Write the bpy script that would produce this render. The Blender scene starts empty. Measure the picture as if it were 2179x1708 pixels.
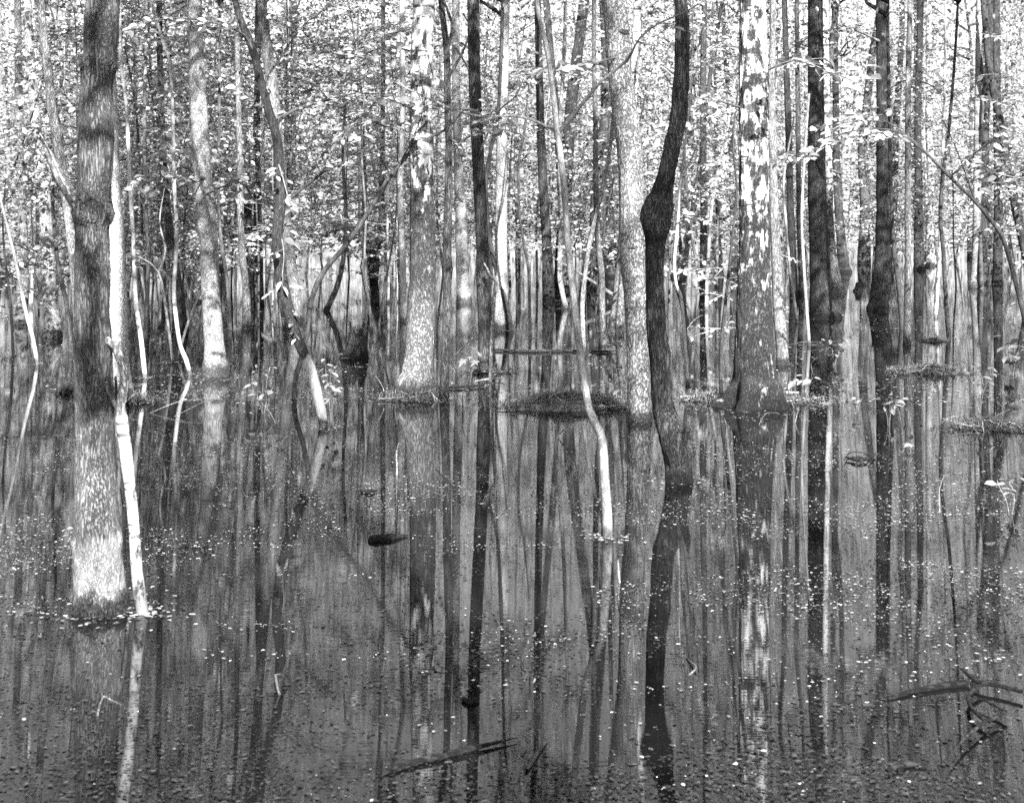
import bpy, math, random
import numpy as np
from mathutils import Vector, Quaternion

# ------------------------------------------------------------------ camera, sky, sun, exposure
scene = bpy.context.scene
COL = scene.collection
W, H, F, CX, HY, EYE = 2179.0, 1708.0, 2993.0, 1089.5, 434.0, 2.0   # photograph measures: focal length in pixels, horizon row, eye height

cam_data = bpy.data.cameras.new('camera')
cam = bpy.data.objects.new('camera', cam_data)
COL.objects.link(cam)
cam.location = (0, 0, EYE)
cam.rotation_euler = (math.radians(90), 0, 0)
cam_data.sensor_fit = 'HORIZONTAL'
cam_data.sensor_width = 36.0
cam_data.lens = 36.0 * F / W
cam_data.shift_y = -(H / 2 - HY) / W
cam_data.clip_start = 0.1
cam_data.clip_end = 600
cam_data.dof.use_dof = True
cam_data.dof.focus_distance = 12.5
cam_data.dof.aperture_fstop = 5.0
scene.camera = cam

SUN_EL, SUN_AZ = math.radians(35), math.radians(166)
SUN_DIR = Vector((math.sin(SUN_AZ) * math.cos(SUN_EL), math.cos(SUN_AZ) * math.cos(SUN_EL), math.sin(SUN_EL)))
world = bpy.data.worlds.new('World')
scene.world = world
world.use_nodes = True
wn, wl = world.node_tree.nodes, world.node_tree.links
wn.clear()
sky = wn.new('ShaderNodeTexSky')
sky.sky_type = 'NISHITA'
sky.sun_disc = False
sky.sun_elevation = SUN_EL
sky.sun_rotation = SUN_AZ
sky.dust_density = 2.0
bw = wn.new('ShaderNodeRGBToBW')          # black and white film
bg = wn.new('ShaderNodeBackground')
bg.inputs['Strength'].default_value = 0.06
out = wn.new('ShaderNodeOutputWorld')
wl.new(sky.outputs[0], bw.inputs[0])
wl.new(bw.outputs[0], bg.inputs['Color'])
wl.new(bg.outputs[0], out.inputs[0])

sun_data = bpy.data.lights.new('sun', 'SUN')
sun_data.energy = 5.0
sun_data.angle = math.radians(0.55)
sun_data.color = (1.0, 1.0, 1.0)
sun = bpy.data.objects.new('sun', sun_data)
COL.objects.link(sun)
sun.rotation_euler = SUN_DIR.to_track_quat('Z', 'Y').to_euler()
sun.location = SUN_DIR * 60

scene.view_settings.view_transform = 'Standard'
scene.view_settings.look = 'None'
scene.view_settings.exposure = 2.45
scene.view_settings.gamma = 1.0
scene.view_settings.use_curve_mapping = False
scene.cycles.use_denoising = False
scene.cycles.max_bounces = 5
scene.cycles.use_adaptive_sampling = True
scene.cycles.adaptive_threshold = 0.018
scene.cycles.diffuse_bounces = 2
scene.cycles.glossy_bounces = 2
scene.cycles.transmission_bounces = 2
scene.cycles.caustics_reflective = False
scene.cycles.caustics_refractive = False
scene.cycles.sample_clamp_indirect = 4.0

rng = np.random.default_rng(11)
rnd = random.Random(11)


# ------------------------------------------------------------------ helpers
def P(x, y, d):
    """a point of the photograph (2179 wide) at distance d"""
    return np.array([(x - CX) * d / F, d, EYE - (y - HY) * d / F])


def dist(yb):
    return EYE * F / (yb - HY)


def hash3(ix, iy, iz, seed):
    h = (ix * 374761393 + iy * 668265263 + iz * 1442695041 + seed * 974634777) & 0xffffffff
    h = ((h ^ (h >> 13)) * 1274126177) & 0xffffffff
    h = h ^ (h >> 16)
    return (h & 0xffffff) / float(0xffffff)


def vnoise(p, seed=0):
    p = np.asarray(p, dtype=np.float64)
    i = np.floor(p).astype(np.int64)
    f = p - i
    f = f * f * (3 - 2 * f)
    r = 0
    for a in (0, 1):
        for b in (0, 1):
            for c in (0, 1):
                w = (f[:, 0] if a else 1 - f[:, 0]) * (f[:, 1] if b else 1 - f[:, 1]) * (f[:, 2] if c else 1 - f[:, 2])
                r = r + w * hash3(i[:, 0] + a, i[:, 1] + b, i[:, 2] + c, seed)
    return r


class MB:
    """collects vertices and quads/triangles, builds ONE mesh"""
    def __init__(self):
        self.v, self.f, self.a, self.n = [], [], [], 0

    def add(self, v, f, a=None):
        v = np.asarray(v, dtype=np.float64).reshape(-1, 3)
        f = np.asarray(f, dtype=np.int64)
        if f.shape[1] == 3:
            f = np.hstack([f, -np.ones((len(f), 1), dtype=np.int64)])
        g = f + self.n
        g[f < 0] = -1
        self.v.append(v)
        self.f.append(g)
        self.a.append(np.zeros(len(f)) if a is None else np.broadcast_to(np.asarray(a, dtype=np.float64), (len(f),)))
        self.n += len(v)

    def mesh(self, name, mat, smooth=True, attr=False):
        v, f = np.vstack(self.v), np.vstack(self.f)
        me = bpy.data.meshes.new(name)
        tri = f[:, 3] < 0
        cnt = np.where(tri, 3, 4)
        mask = np.ones_like(f, dtype=bool)
        mask[tri, 3] = False
        loops = f[mask]
        me.vertices.add(len(v))
        me.vertices.foreach_set('co', v.ravel())
        me.loops.add(len(loops))
        me.loops.foreach_set('vertex_index', loops.astype(np.int32))
        me.polygons.add(len(f))
        starts = np.concatenate([[0], np.cumsum(cnt)[:-1]]).astype(np.int32)
        me.polygons.foreach_set('loop_start', starts)
        me.polygons.foreach_set('loop_total', cnt.astype(np.int32))
        me.polygons.foreach_set('use_smooth', np.full(len(f), smooth))
        if attr:
            at = me.attributes.new('rnd', 'FLOAT', 'FACE')
            at.data.foreach_set('value', np.concatenate(self.a).astype(np.float32))
        me.materials.append(mat)
        me.update(calc_edges=True)
        me.validate()
        return me


def link(name, me, parent=None, loc=(0, 0, 0), rot=(0, 0, 0), scale=(1, 1, 1), kind=None):
    o = bpy.data.objects.new(name, me)
    COL.objects.link(o)
    o.parent = parent
    o.location = loc
    o.rotation_euler = rot
    o.scale = scale
    if kind:
        o['kind'] = kind
    return o


def thing(name, label, cat, loc=(0, 0, 0), rotz=0.0, group=None, me=None):
    o = link(name, me, None, loc, (0, 0, rotz))
    o['label'] = label
    o['category'] = cat
    if group:
        o['group'] = group
    return o


def catmull(p, r, step):
    """smooth curve through points p with radii r, resampled"""
    p = np.asarray(p, float)
    r = np.asarray(r, float)
    if len(p) == 2:
        n = max(2, int(np.linalg.norm(p[1] - p[0]) / step) + 1)
        t = np.linspace(0, 1, n)[:, None]
        return p[0] * (1 - t) + p[1] * t, (r[0] * (1 - t) + r[1] * t).ravel()
    q = np.vstack([2 * p[0] - p[1], p, 2 * p[-1] - p[-2]])
    op, orr = [], []
    for i in range(1, len(q) - 2):
        L = np.linalg.norm(q[i + 1] - q[i])
        n = max(1, int(round(L / step)))
        t = (np.arange(n) / n)[:, None]
        a, b, c, d = q[i - 1], q[i], q[i + 1], q[i + 2]
        op.append(0.5 * ((2 * b) + (-a + c) * t + (2 * a - 5 * b + 4 * c - d) * t ** 2 + (-a + 3 * b - 3 * c + d) * t ** 3))
        t1 = t.ravel()
        s = t1 * t1 * (3 - 2 * t1)
        orr.append(r[i - 1] * (1 - s) + r[i] * s)
    op.append(p[-1:])
    orr.append(r[-1:])
    return np.vstack(op), np.concatenate(orr)


def tube(p, r, sides, rough=0.0, fur=0.0, seed=0, lobes=None, cap=True, bump=None):
    """rings swept along p; rough = lumps, fur = vertical furrows, lobes = (count, amount, height) root flare"""
    p = np.asarray(p, float)
    n = len(p)
    t = np.gradient(p, axis=0)
    t /= np.linalg.norm(t, axis=1)[:, None] + 1e-9
    mean = np.abs(t.mean(0))
    ref = np.eye(3)[int(np.argmin(mean))]
    u = ref[None] - (t @ ref)[:, None] * t
    u /= np.linalg.norm(u, axis=1)[:, None] + 1e-9
    w = np.cross(t, u)
    th = np.arange(sides) * 2 * math.pi / sides
    dirs = np.cos(th)[None, :, None] * u[:, None] + np.sin(th)[None, :, None] * w[:, None]
    rr = np.repeat(np.asarray(r)[:, None], sides, 1)
    if lobes:
        k, amt, hh = lobes
        ph = seed * 1.7
        z = (p[:, 2] - 0.0).clip(0)
        rr = rr * (1 + (amt * np.exp(-z / hh))[:, None] * (np.cos(k * th + ph) * .6 + np.cos((k + 2) * th + ph * 2) * .4)[None])
    if rough or fur:
        base = p[:, None] + dirs * rr[:, :, None]
        flat = base.reshape(-1, 3)
        if rough:
            nz = vnoise(flat * (7, 7, 4), seed) * .65 + vnoise(flat * (17, 17, 11), seed + 1) * .35
            rr = rr * (1 + rough * (nz.reshape(n, sides) - .5) * 2)
        if fur:
            nz = 1 - np.abs(2 * vnoise(flat * (60, 60, 4.5), seed + 5) - 1)
            nz2 = vnoise(flat * (90, 90, 40), seed + 6)
            rr = rr - fur * (nz ** 2).reshape(n, sides) + fur * .5 * (nz2.reshape(n, sides) - .5)
    if bump is not None:
        rr = rr * bump(p, th)
    v = (p[:, None] + dirs * rr[:, :, None]).reshape(-1, 3)
    i = np.arange(n - 1)[:, None] * sides
    j = np.arange(sides)[None]
    k2 = (j + 1) % sides
    f = np.stack([i + j, i + k2, i + sides + k2, i + sides + j], -1).reshape(-1, 4)
    if cap:
        v = np.vstack([v, p[-1:]])
        e = (n - 1) * sides
        cf = np.stack([e + np.arange(sides), e + (np.arange(sides) + 1) % sides, np.full(sides, n * sides), np.full(sides, -1)], -1)
        f = np.vstack([f, cf])
    return v, f


def tube_add(mb, p, r, sides, **k):
    v, f = tube(p, r, sides, **k)
    g = f.copy()
    mb.add(v, g)


LEAF = np.array([[0, 0, 0], [-.29, .30, .07], [-.24, .68, .05], [0, 1, -.08], [.24, .68, .05], [.29, .30, .07]])
LEAFQ = np.array([[0, 3, 2, 1], [0, 5, 4, 3]])


def add_leaves(mb, pos, dr, nrm, size, r, flat=1.0):
    pos, dr, nrm = map(lambda a: np.asarray(a, float), (pos, dr, nrm))
    size = np.asarray(size, float)
    if not len(pos):
        return
    dr = dr / (np.linalg.norm(dr, axis=1)[:, None] + 1e-9)
    sx = np.cross(dr, nrm)
    sx /= np.linalg.norm(sx, axis=1)[:, None] + 1e-9
    up = np.cross(sx, dr)
    L = LEAF[None] * (1, 1, flat) * size[:, None, None]
    v = pos[:, None] + L[:, :, 0:1] * sx[:, None] + (L[:, :, 1:2] + .15 * size[:, None, None]) * dr[:, None] + L[:, :, 2:3] * up[:, None]
    f = (np.arange(len(pos))[:, None, None] * 6 + LEAFQ[None]).reshape(-1, 4)
    mb.add(v.reshape(-1, 3), f, np.repeat(np.asarray(r), 2))


# ------------------------------------------------------------------ materials (all grey: black and white film)
def g(v):
    return (v, v, v, 1)


def new_mat(name):
    m = bpy.data.materials.new(name)
    m.use_nodes = True
    nt = m.node_tree
    nt.nodes.clear()
    return m, nt.nodes, nt.links


def math_node(N, L, op, a, b=None, clamp=False):
    n = N.new('ShaderNodeMath')
    n.operation = op
    n.use_clamp = clamp
    for i, x in enumerate((a, b)):
        if x is None:
            continue
        if isinstance(x, (int, float)):
            n.inputs[i].default_value = x
        else:
            L.new(x, n.inputs[i])
    return n.outputs[0]


def ramp(N, L, src, lo, hi, a=0.0, b=1.0):
    n = N.new('ShaderNodeMapRange')
    n.clamp = True
    n.interpolation_type = 'SMOOTHSTEP'
    L.new(src, n.inputs['Value'])
    n.inputs['From Min'].default_value = lo
    n.inputs['From Max'].default_value = hi
    n.inputs['To Min'].default_value = a
    n.inputs['To Max'].default_value = b
    return n.outputs['Result']


def mixv(N, L, fac, a, b):
    n = N.new('ShaderNodeMix')
    n.data_type = 'FLOAT'
    for s, x in ((n.inputs[0], fac), (n.inputs[2], a), (n.inputs[3], b)):
        if isinstance(x, (int, float)):
            s.default_value = x
        else:
            L.new(x, s)
    return n.outputs[0]


def noise(N, L, vec, scale, detail=3, rough=.55):
    n = N.new('ShaderNodeTexNoise')
    n.inputs['Scale'].default_value = scale
    n.inputs['Detail'].default_value = detail
    n.inputs['Roughness'].default_value = rough
    L.new(vec, n.inputs['Vector'])
    return n.outputs['Fac']


def coords(N, L, stretch=(1, 1, 1), jitter=True):
    tc = N.new('ShaderNodeTexCoord')
    src = tc.outputs['Object']
    if jitter:
        oi = N.new('ShaderNodeObjectInfo')
        ml = math_node(N, L, 'MULTIPLY', oi.outputs['Random'], 37.0)
        ad = N.new('ShaderNodeVectorMath')
        ad.operation = 'ADD'
        L.new(src, ad.inputs[0])
        cb = N.new('ShaderNodeCombineXYZ')
        L.new(ml, cb.inputs[0])
        L.new(ml, cb.inputs[1])
        L.new(cb.outputs[0], ad.inputs[1])
        src = ad.outputs[0]
    mp = N.new('ShaderNodeMapping')
    mp.inputs['Scale'].default_value = stretch
    L.new(src, mp.inputs['Vector'])
    return tc, src, mp.outputs[0]


def finish(N, L, val, rough, bump_h=None, bump=.5, bdist=.01, spec=.3):
    b = N.new('ShaderNodeBsdfPrincipled')
    cb = N.new('ShaderNodeCombineColor')
    for i in range(3):
        L.new(val, cb.inputs[i])
    L.new(cb.outputs[0], b.inputs['Base Color'])
    b.inputs['Roughness'].default_value = rough
    b.inputs['Specular IOR Level'].default_value = spec
    if bump_h is not None:
        bn = N.new('ShaderNodeBump')
        bn.inputs['Strength'].default_value = bump
        bn.inputs['Distance'].default_value = bdist
        L.new(bump_h, bn.inputs['Height'])
        L.new(bn.outputs[0], b.inputs['Normal'])
    o = N.new('ShaderNodeOutputMaterial')
    L.new(b.outputs[0], o.inputs[0])


def map_to(N, L, src, stretch):
    mp = N.new('ShaderNodeMapping')
    mp.inputs['Scale'].default_value = stretch
    L.new(src, mp.inputs['Vector'])
    return mp.outputs[0]


def flood_line(N, L, tc, src, val, dark=.25, height=.12):
    """dark tide mark left by the flood just above the water"""
    sp = N.new('ShaderNodeSeparateXYZ')
    L.new(tc.outputs['Object'], sp.inputs[0])
    nz = noise(N, L, src, 9, 2)
    z = math_node(N, L, 'ADD', sp.outputs[2], math_node(N, L, 'MULTIPLY', nz, -height * 1.2))
    k = ramp(N, L, z, -.02, height * .55, dark, 1)
    return math_node(N, L, 'MULTIPLY', val, k), sp.outputs[2]


def bark(name, lo, hi, fscale=30, peel_or_sunlit=None, stretch=(1, 1, .16), speck=0.0, blotch=.35, bump=.8, vary=.35, flood=.12, bdist=.012):
    m, N, L = new_mat(name)
    tc, src, st = coords(N, L, stretch)
    f1 = noise(N, L, st, fscale, 6, .7)
    ridge = math_node(N, L, 'ABSOLUTE', math_node(N, L, 'SUBTRACT', f1, .5))
    crack = ramp(N, L, ridge, 0.0, .07)                     # 0 in the furrow
    fine = noise(N, L, map_to(N, L, src, (1, 1, .5)), 110, 2)
    big = noise(N, L, map_to(N, L, src, (1, 1, .6)), 4.5, 3)
    v = mixv(N, L, crack, lo, hi)
    v = math_node(N, L, 'MULTIPLY', v, ramp(N, L, fine, .25, .75, .72, 1.25))
    v = math_node(N, L, 'MULTIPLY', v, ramp(N, L, big, .3, .7, 1 - blotch, 1 + blotch))
    if speck:
        vo = N.new('ShaderNodeTexVoronoi')
        vo.inputs['Scale'].default_value = 48
        L.new(map_to(N, L, src, (1, 1, .8)), vo.inputs['Vector'])
        sp = ramp(N, L, vo.outputs['Distance'], .10, .28, 1 - speck, 1)
        gate = ramp(N, L, noise(N, L, src, 14, 2), .42, .55)
        v = math_node(N, L, 'MULTIPLY', v, mixv(N, L, gate, 1.0, sp))
    if peel_or_sunlit:                                                # pale below this height: bare wood on T1, painted sunlight on T5
        zz = N.new('ShaderNodeSeparateXYZ')
        L.new(tc.outputs['Object'], zz.inputs[0])
        edge = math_node(N, L, 'ADD', zz.outputs[2], math_node(N, L, 'MULTIPLY', noise(N, L, map_to(N, L, src, (1, 1, .3)), 12, 3), .3))
        bare = ramp(N, L, edge, peel_or_sunlit + .13, peel_or_sunlit + .19, 1, 0)
        moss = ramp(N, L, edge, .20, .27, 1, 0)
        wood = math_node(N, L, 'MULTIPLY', ramp(N, L, noise(N, L, map_to(N, L, src, (1, 1, .25)), 26, 5, .7), .3, .7, .22, .42), ramp(N, L, big, .3, .7, .75, 1.2))
        wood = mixv(N, L, moss, wood, math_node(N, L, 'MULTIPLY', .08, ramp(N, L, fine, .4, .6, .2, 2.0)))
        v = mixv(N, L, bare, v, wood)
    oi = N.new('ShaderNodeObjectInfo')
    v = math_node(N, L, 'MULTIPLY', v, ramp(N, L, oi.outputs['Random'], 0, 1, 1 - vary, 1 + vary))
    if flood:
        v, _ = flood_line(N, L, tc, src, v, .22, flood)
    hgt = math_node(N, L, 'ADD', crack, math_node(N, L, 'MULTIPLY', fine, .5))
    finish(N, L, v, .9, hgt, bump, bdist, .2)
    return m


def birch(name, dark_from=1.2, dark_to=3.2, amount=.0, base=.62, low=.16, foot=None):
    """white bark with lenticels, black chevrons above, broken dark plates lower down"""
    m, N, L = new_mat(name)
    tc, src, _ = coords(N, L, (1, 1, 1), jitter=False)
    sp = N.new('ShaderNodeSeparateXYZ')
    L.new(tc.outputs['Object'], sp.inputs[0])
    z = sp.outputs[2]
    lent = ramp(N, L, noise(N, L, map_to(N, L, src, (14, 14, 120)), 1, 2), .60, .68)
    band = ramp(N, L, noise(N, L, map_to(N, L, src, (2.2, 2.2, 9)), 1, 5, .7), .54, .60)
    plates = noise(N, L, map_to(N, L, src, (11, 11, 4.6)), 1, 6, .7)
    hh = ramp(N, L, z, dark_from, dark_to, .64, amount)     # more plates lower down
    dk = math_node(N, L, 'SUBTRACT', hh, plates)
    dk = ramp(N, L, dk, -.05, .06)
    white = math_node(N, L, 'MULTIPLY', base, ramp(N, L, noise(N, L, src, 3, 3), .3, .7, .8, 1.12))
    white = mixv(N, L, math_node(N, L, 'MULTIPLY', lent, .75), white, .12)
    white = mixv(N, L, band, white, .06)
    fur = noise(N, L, map_to(N, L, src, (1, 1, .35)), 42, 4, .7)
    cr = ramp(N, L, math_node(N, L, 'ABSOLUTE', math_node(N, L, 'SUBTRACT', fur, .5)), 0, .09)
    if foot:                                                # greyer worn bark near the water
        low = ramp(N, L, z, .75, 1.25, foot, low)
    plate_c = mixv(N, L, cr, math_node(N, L, 'MULTIPLY', low, .35) if foot else .012, low)
    plate_c = math_node(N, L, 'MULTIPLY', plate_c, ramp(N, L, noise(N, L, src, 60, 2), .3, .7, .7, 1.3))
    v = mixv(N, L, dk, white, plate_c)
    v, _ = flood_line(N, L, tc, src, v, .3, .2)
    hgt = math_node(N, L, 'ADD', math_node(N, L, 'MULTIPLY', dk, math_node(N, L, 'MULTIPLY', cr, .9)), math_node(N, L, 'MULTIPLY', lent, -.1))
    finish(N, L, v, .75, hgt, .9, .015, .3)
    return m


def leaf_mat(name, lo, hi, trans=.45):
    m, N, L = new_mat(name)
    at = N.new('ShaderNodeAttribute')
    at.attribute_name = 'rnd'
    v = mixv(N, L, at.outputs['Fac'], lo, hi)
    cb = N.new('ShaderNodeCombineColor')
    for i in range(3):
        L.new(v, cb.inputs[i])
    d = N.new('ShaderNodeBsdfPrincipled')
    L.new(cb.outputs[0], d.inputs['Base Color'])
    d.inputs['Roughness'].default_value = .5
    d.inputs['Specular IOR Level'].default_value = .3
    t = N.new('ShaderNodeBsdfTranslucent')
    L.new(cb.outputs[0], t.inputs['Color'])
    mx = N.new('ShaderNodeMixShader')
    mx.inputs[0].default_value = trans
    L.new(d.outputs[0], mx.inputs[1])
    L.new(t.outputs[0], mx.inputs[2])
    o = N.new('ShaderNodeOutputMaterial')
    L.new(mx.outputs[0], o.inputs[0])
    return m


M = {}
M['furrow'] = bark('dark_furrowed_bark', .025, .085, 70, stretch=(1, 1, .08), vary=.2, bump=1.0, blotch=.4)
M['dark'] = bark('very_dark_bark', .015, .055, 64, stretch=(1, 1, .08), vary=.2, bump=1.0)
M['peeled'] = bark('furrowed_bark_peeled_at_foot', .065, .12, 85, .36, stretch=(1, 1, .07), vary=0, bump=1.0, blotch=.4)
M['sunlit_foot'] = bark('bark_painted_shade_sunlit_foot', .01, .035, 60, .6, stretch=(1, 1, .2), vary=0, bump=.6, blotch=.3)  # shade above and sunlight on the foot painted into the bark tone
M['grey'] = bark('grey_bark', .07, .22, 50, stretch=(1, 1, .2), speck=.4, vary=.3)
M['pale'] = bark('pale_speckled_bark', .13, .36, 40, stretch=(1, 1, .5), speck=.75, blotch=.25, bump=.6, vary=.15, flood=.16)
M['plate'] = bark('pale_plated_bark', .07, .33, 36, stretch=(1, 1, .5), speck=.4, blotch=.25, vary=.1)
M['pole'] = bark('smooth_pole_bark', .16, .30, 26, stretch=(1, 1, .4), speck=.3, blotch=.3, bump=.3, vary=.45, flood=.1, bdist=.004)
M['palepole'] = bark('pale_smooth_bark', .22, .34, 26, stretch=(1, 1, .4), speck=.3, blotch=.2, bump=.3, vary=.15, flood=.08, bdist=.004)
M['darkpole'] = bark('dark_smooth_bark', .02, .06, 26, stretch=(1, 1, .3), blotch=.3, bump=.4, vary=.3, flood=0, bdist=.004)
M['birch'] = birch('white_birch_bark', .6, 2.4, .515, .55, .04)
M['birch_pale'] = birch('young_birch_bark', -2, -1, .44, .42)
M['birch_mid'] = birch('mottled_birch_bark', 1.3, 3.0, .45, .52, .06, .22)
M['wet'] = bark('wet_black_wood', .003, .018, 30, stretch=(.3, 1, 1), flood=0, vary=.2)
M['deadwood'] = bark('bleached_dead_wood', .14, .32, 40, stretch=(1, 1, .3), flood=0, vary=.3)
M['twig'] = bark('twig_bark', .05, .16, 60, stretch=(1, 1, 1), flood=0, vary=.5, bump=.2)
M['leaf'] = leaf_mat('spring_leaf', .12, .55, .3)
M['leaf_crown'] = leaf_mat('canopy_leaf', .2, .6, .35)
M['leaf_pale'] = leaf_mat('pale_seedling_leaf', .14, .27, .35)
M['flake'] = leaf_mat('floating_flake', .03, .62, .1)
M['litter'] = leaf_mat('sodden_leaf', .012, .06, .05)
M['grass'] = leaf_mat('dead_grass', .03, .17, .2)


def water_mat():
    m, N, L = new_mat('flood_water')
    tc = N.new('ShaderNodeTexCoord')
    src = tc.outputs['Object']
    b = N.new('ShaderNodeBsdfPrincipled')
    film = ramp(N, L, noise(N, L, map_to(N, L, src, (.5, .9, 1)), 1.0, 4), .38, .68, .0015, .008)
    cb = N.new('ShaderNodeCombineColor')
    for i in range(3):
        L.new(film, cb.inputs[i])
    L.new(cb.outputs[0], b.inputs['Base Color'])
    b.inputs['IOR'].default_value = 1.6
    b.inputs['Roughness'].default_value = .015
    b.inputs['Specular IOR Level'].default_value = .5
    bn = N.new('ShaderNodeBump')
    bn.inputs['Strength'].default_value = 1.0
    bn.inputs['Distance'].default_value = .00011
    L.new(noise(N, L, map_to(N, L, src, (5, 60, 1)), 1.0, 1), bn.inputs['Height'])
    L.new(bn.outputs[0], b.inputs['Normal'])
    o = N.new('ShaderNodeOutputMaterial')
    L.new(b.outputs[0], o.inputs[0])
    return m


def ground_mat():
    m, N, L = new_mat('forest_floor')
    tc, src, _ = coords(N, L, (1, 1, 1), jitter=False)
    a = noise(N, L, src, 1.2, 5, .7)
    c = noise(N, L, src, 22, 3, .7)
    v = math_node(N, L, 'MULTIPLY', ramp(N, L, a, .3, .7, .14, .30), ramp(N, L, c, .3, .7, .6, 1.5))
    finish(N, L, v, .95, c, .8, .05, .1)
    return m


# ------------------------------------------------------------------ setting: ground and water
def smooth(a, b, x):
    t = np.clip((x - a) / (b - a), 0, 1)
    return t * t * (3 - 2 * t)


def bank_start(x):
    return 36 + 24 * smooth(-11, -6.5, x)


def ground_z(x, y):
    p = np.stack([x * .35, y * .35, x * 0], -1)
    z = -0.55 + 0.95 * smooth(0, 12, y - bank_start(x)) + .22 * (vnoise(p, 3) - .5)
    z = z + 0.9 * smooth(0, 3, 1.0 - y)
    return z + smooth(80, 300, y) * 6


xs = np.concatenate([np.linspace(-300, -45, 16), np.linspace(-42, 42, 121), np.linspace(45, 300, 16)])
ys = np.concatenate([np.linspace(-60, -6, 12), np.linspace(-5, 75, 121), np.linspace(80, 400, 18)])
gx, gy = np.meshgrid(xs, ys)
gv = np.stack([gx.ravel(), gy.ravel(), ground_z(gx.ravel(), gy.ravel())], -1)
nx = len(xs)
ii, jj = np.meshgrid(np.arange(len(ys) - 1), np.arange(nx - 1), indexing='ij')
q = (ii * nx + jj).ravel()
mb = MB()
mb.add(gv, np.stack([q, q + 1, q + nx + 1, q + nx], -1))
link('ground', mb.mesh('ground', ground_mat()), kind='structure')
mb = MB()
mb.add([[-70, -1, 0], [70, -1, 0], [70, 80, 0], [-70, 80, 0]], [[0, 1, 2, 3]])
link('water', mb.mesh('water', water_mat(), smooth=False), kind='structure')


# ------------------------------------------------------------------ canopy and sapling prototypes (meshes shared by copies)
def unit(v):
    return v / (np.linalg.norm(v) + 1e-9)


def spray(mb_w, mb_l, path, rad, R, twig_step, twig_len, leaf, droop=.12, start=.2, flat=.85, twig_r=.004):
    """side twigs in a loose plane along a branch, leaves alternating along each twig"""
    path = np.asarray(path, float)
    seg = np.linalg.norm(np.diff(path, axis=0), axis=1)
    cum = np.concatenate([[0], np.cumsum(seg)])
    tot = cum[-1]
    pos, dr, nr, sz, rv = [], [], [], [], []
    s, side = tot * start, 1
    while s < tot + 1e-6:
        c = np.array([np.interp(s, cum, path[:, k]) for k in range(3)])
        c2 = np.array([np.interp(min(s + .05, tot), cum, path[:, k]) for k in range(3)])
        c1 = np.array([np.interp(max(s - .05, 0), cum, path[:, k]) for k in range(3)])
        t = unit(c2 - c1)
        lat = np.cross(t, (0, 0, 1.0))
        if np.linalg.norm(lat) < .3:
            a = R.uniform(0, 6.28)
            lat = np.array([math.cos(a), math.sin(a), 0])
        lat = unit(lat)
        last = s + twig_step >= tot
        d = t if last else unit(t * R.uniform(.3, .9) + lat * side * R.uniform(.6, 1.1) + np.array([0, 0, R.normal(.1, .25)]))
        ln = twig_len * R.uniform(.5, 1.25) * (1.0 - .45 * s / tot)
        nseg = max(3, int(ln / .12))
        tw = [c]
        for k in range(nseg):
            d = unit(d + np.array([R.normal(0, .12), R.normal(0, .12), R.normal(-droop * .5, .1)]))
            tw.append(tw[-1] + d * ln / nseg)
        tw = np.array(tw)
        tube_add(mb_w, tw, np.linspace(twig_r, twig_r * .4, len(tw)), 3, cap=False)
        m_ = max(2, int(ln / (leaf * .62)))
        sd = 1
        for k in range(m_ + 1):
            u = (k + .6) / (m_ + 1) * nseg
            i0 = min(int(u), nseg - 1)
            pp = tw[i0] + (tw[i0 + 1] - tw[i0]) * (u - i0)
            dd = unit(tw[i0 + 1] - tw[i0])
            lt = np.cross(dd, (0, 0, 1.0))
            lt = unit(lt) if np.linalg.norm(lt) > .2 else np.array([1.0, 0, 0])
            w = dd * R.uniform(.3, .9) + lt * sd * R.uniform(.6, 1.1) + np.array([0, 0, R.normal(-.22, .3)])
            n = np.array([R.normal(0, flat), R.normal(0, flat), 1.0])
            pos.append(pp); dr.append(w); nr.append(n); sz.append(leaf * R.uniform(.6, 1.25)); rv.append(R.random() ** 1.4)
            sd = -sd
        s += twig_step * R.uniform(.6, 1.4)
        side = -side
    add_leaves(mb_l, pos, dr, nr, sz, rv)


def make_sapling(seed, height, stem_r, n_br, hmin, br_len, leaf, lean=.08):
    R = np.random.default_rng(seed)
    wood, lv = MB(), MB()
    n = 9
    pts = [np.array([0, 0, -.35])]
    a = R.uniform(0, 6.28)
    drift = np.array([math.cos(a), math.sin(a), 0]) * lean
    d = unit(np.array([0, 0, 1.0]) + drift)
    for k in range(n):
        d = unit(d + np.array([R.normal(0, .05), R.normal(0, .05), .06]))
        pts.append(pts[-1] + d * (height + .35) / n)
    rad = np.linspace(stem_r, stem_r * .18, n + 1)
    pp, rr = catmull(pts, rad, .22)
    tube_add(wood, pp, rr, 7, rough=.08, seed=seed)
    zs = pp[:, 2]
    for k in range(n_br):
        h = hmin + (height - hmin) * ((k + R.uniform(0, 1)) / n_br)
        i = int(np.argmin(np.abs(zs - h)))
        az = k * 2.4 + R.uniform(-.5, .5)
        el = R.uniform(.1, .7)
        d = np.array([math.cos(az) * math.cos(el), math.sin(az) * math.cos(el), math.sin(el)])
        ln = br_len * R.uniform(.55, 1.2) * (1.1 - .55 * (h - hmin) / (height - hmin))
        b = [pp[i]]
        ns = 6
        for q_ in range(ns):
            d = unit(d + np.array([R.normal(0, .14), R.normal(0, .14), R.normal(-.06, .1)]))
            b.append(b[-1] + d * ln / ns)
        r0 = max(.004, min(rr[i] * .5, .006 + ln * .004))
        b, br = catmull(b, np.linspace(r0, .003, ns + 1), .15)
        tube_add(wood, b, br, 4, cap=False)
        spray(wood, lv, b, br, R, .17, .55 * br_len / 1.4, leaf)
    return wood, lv


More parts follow.
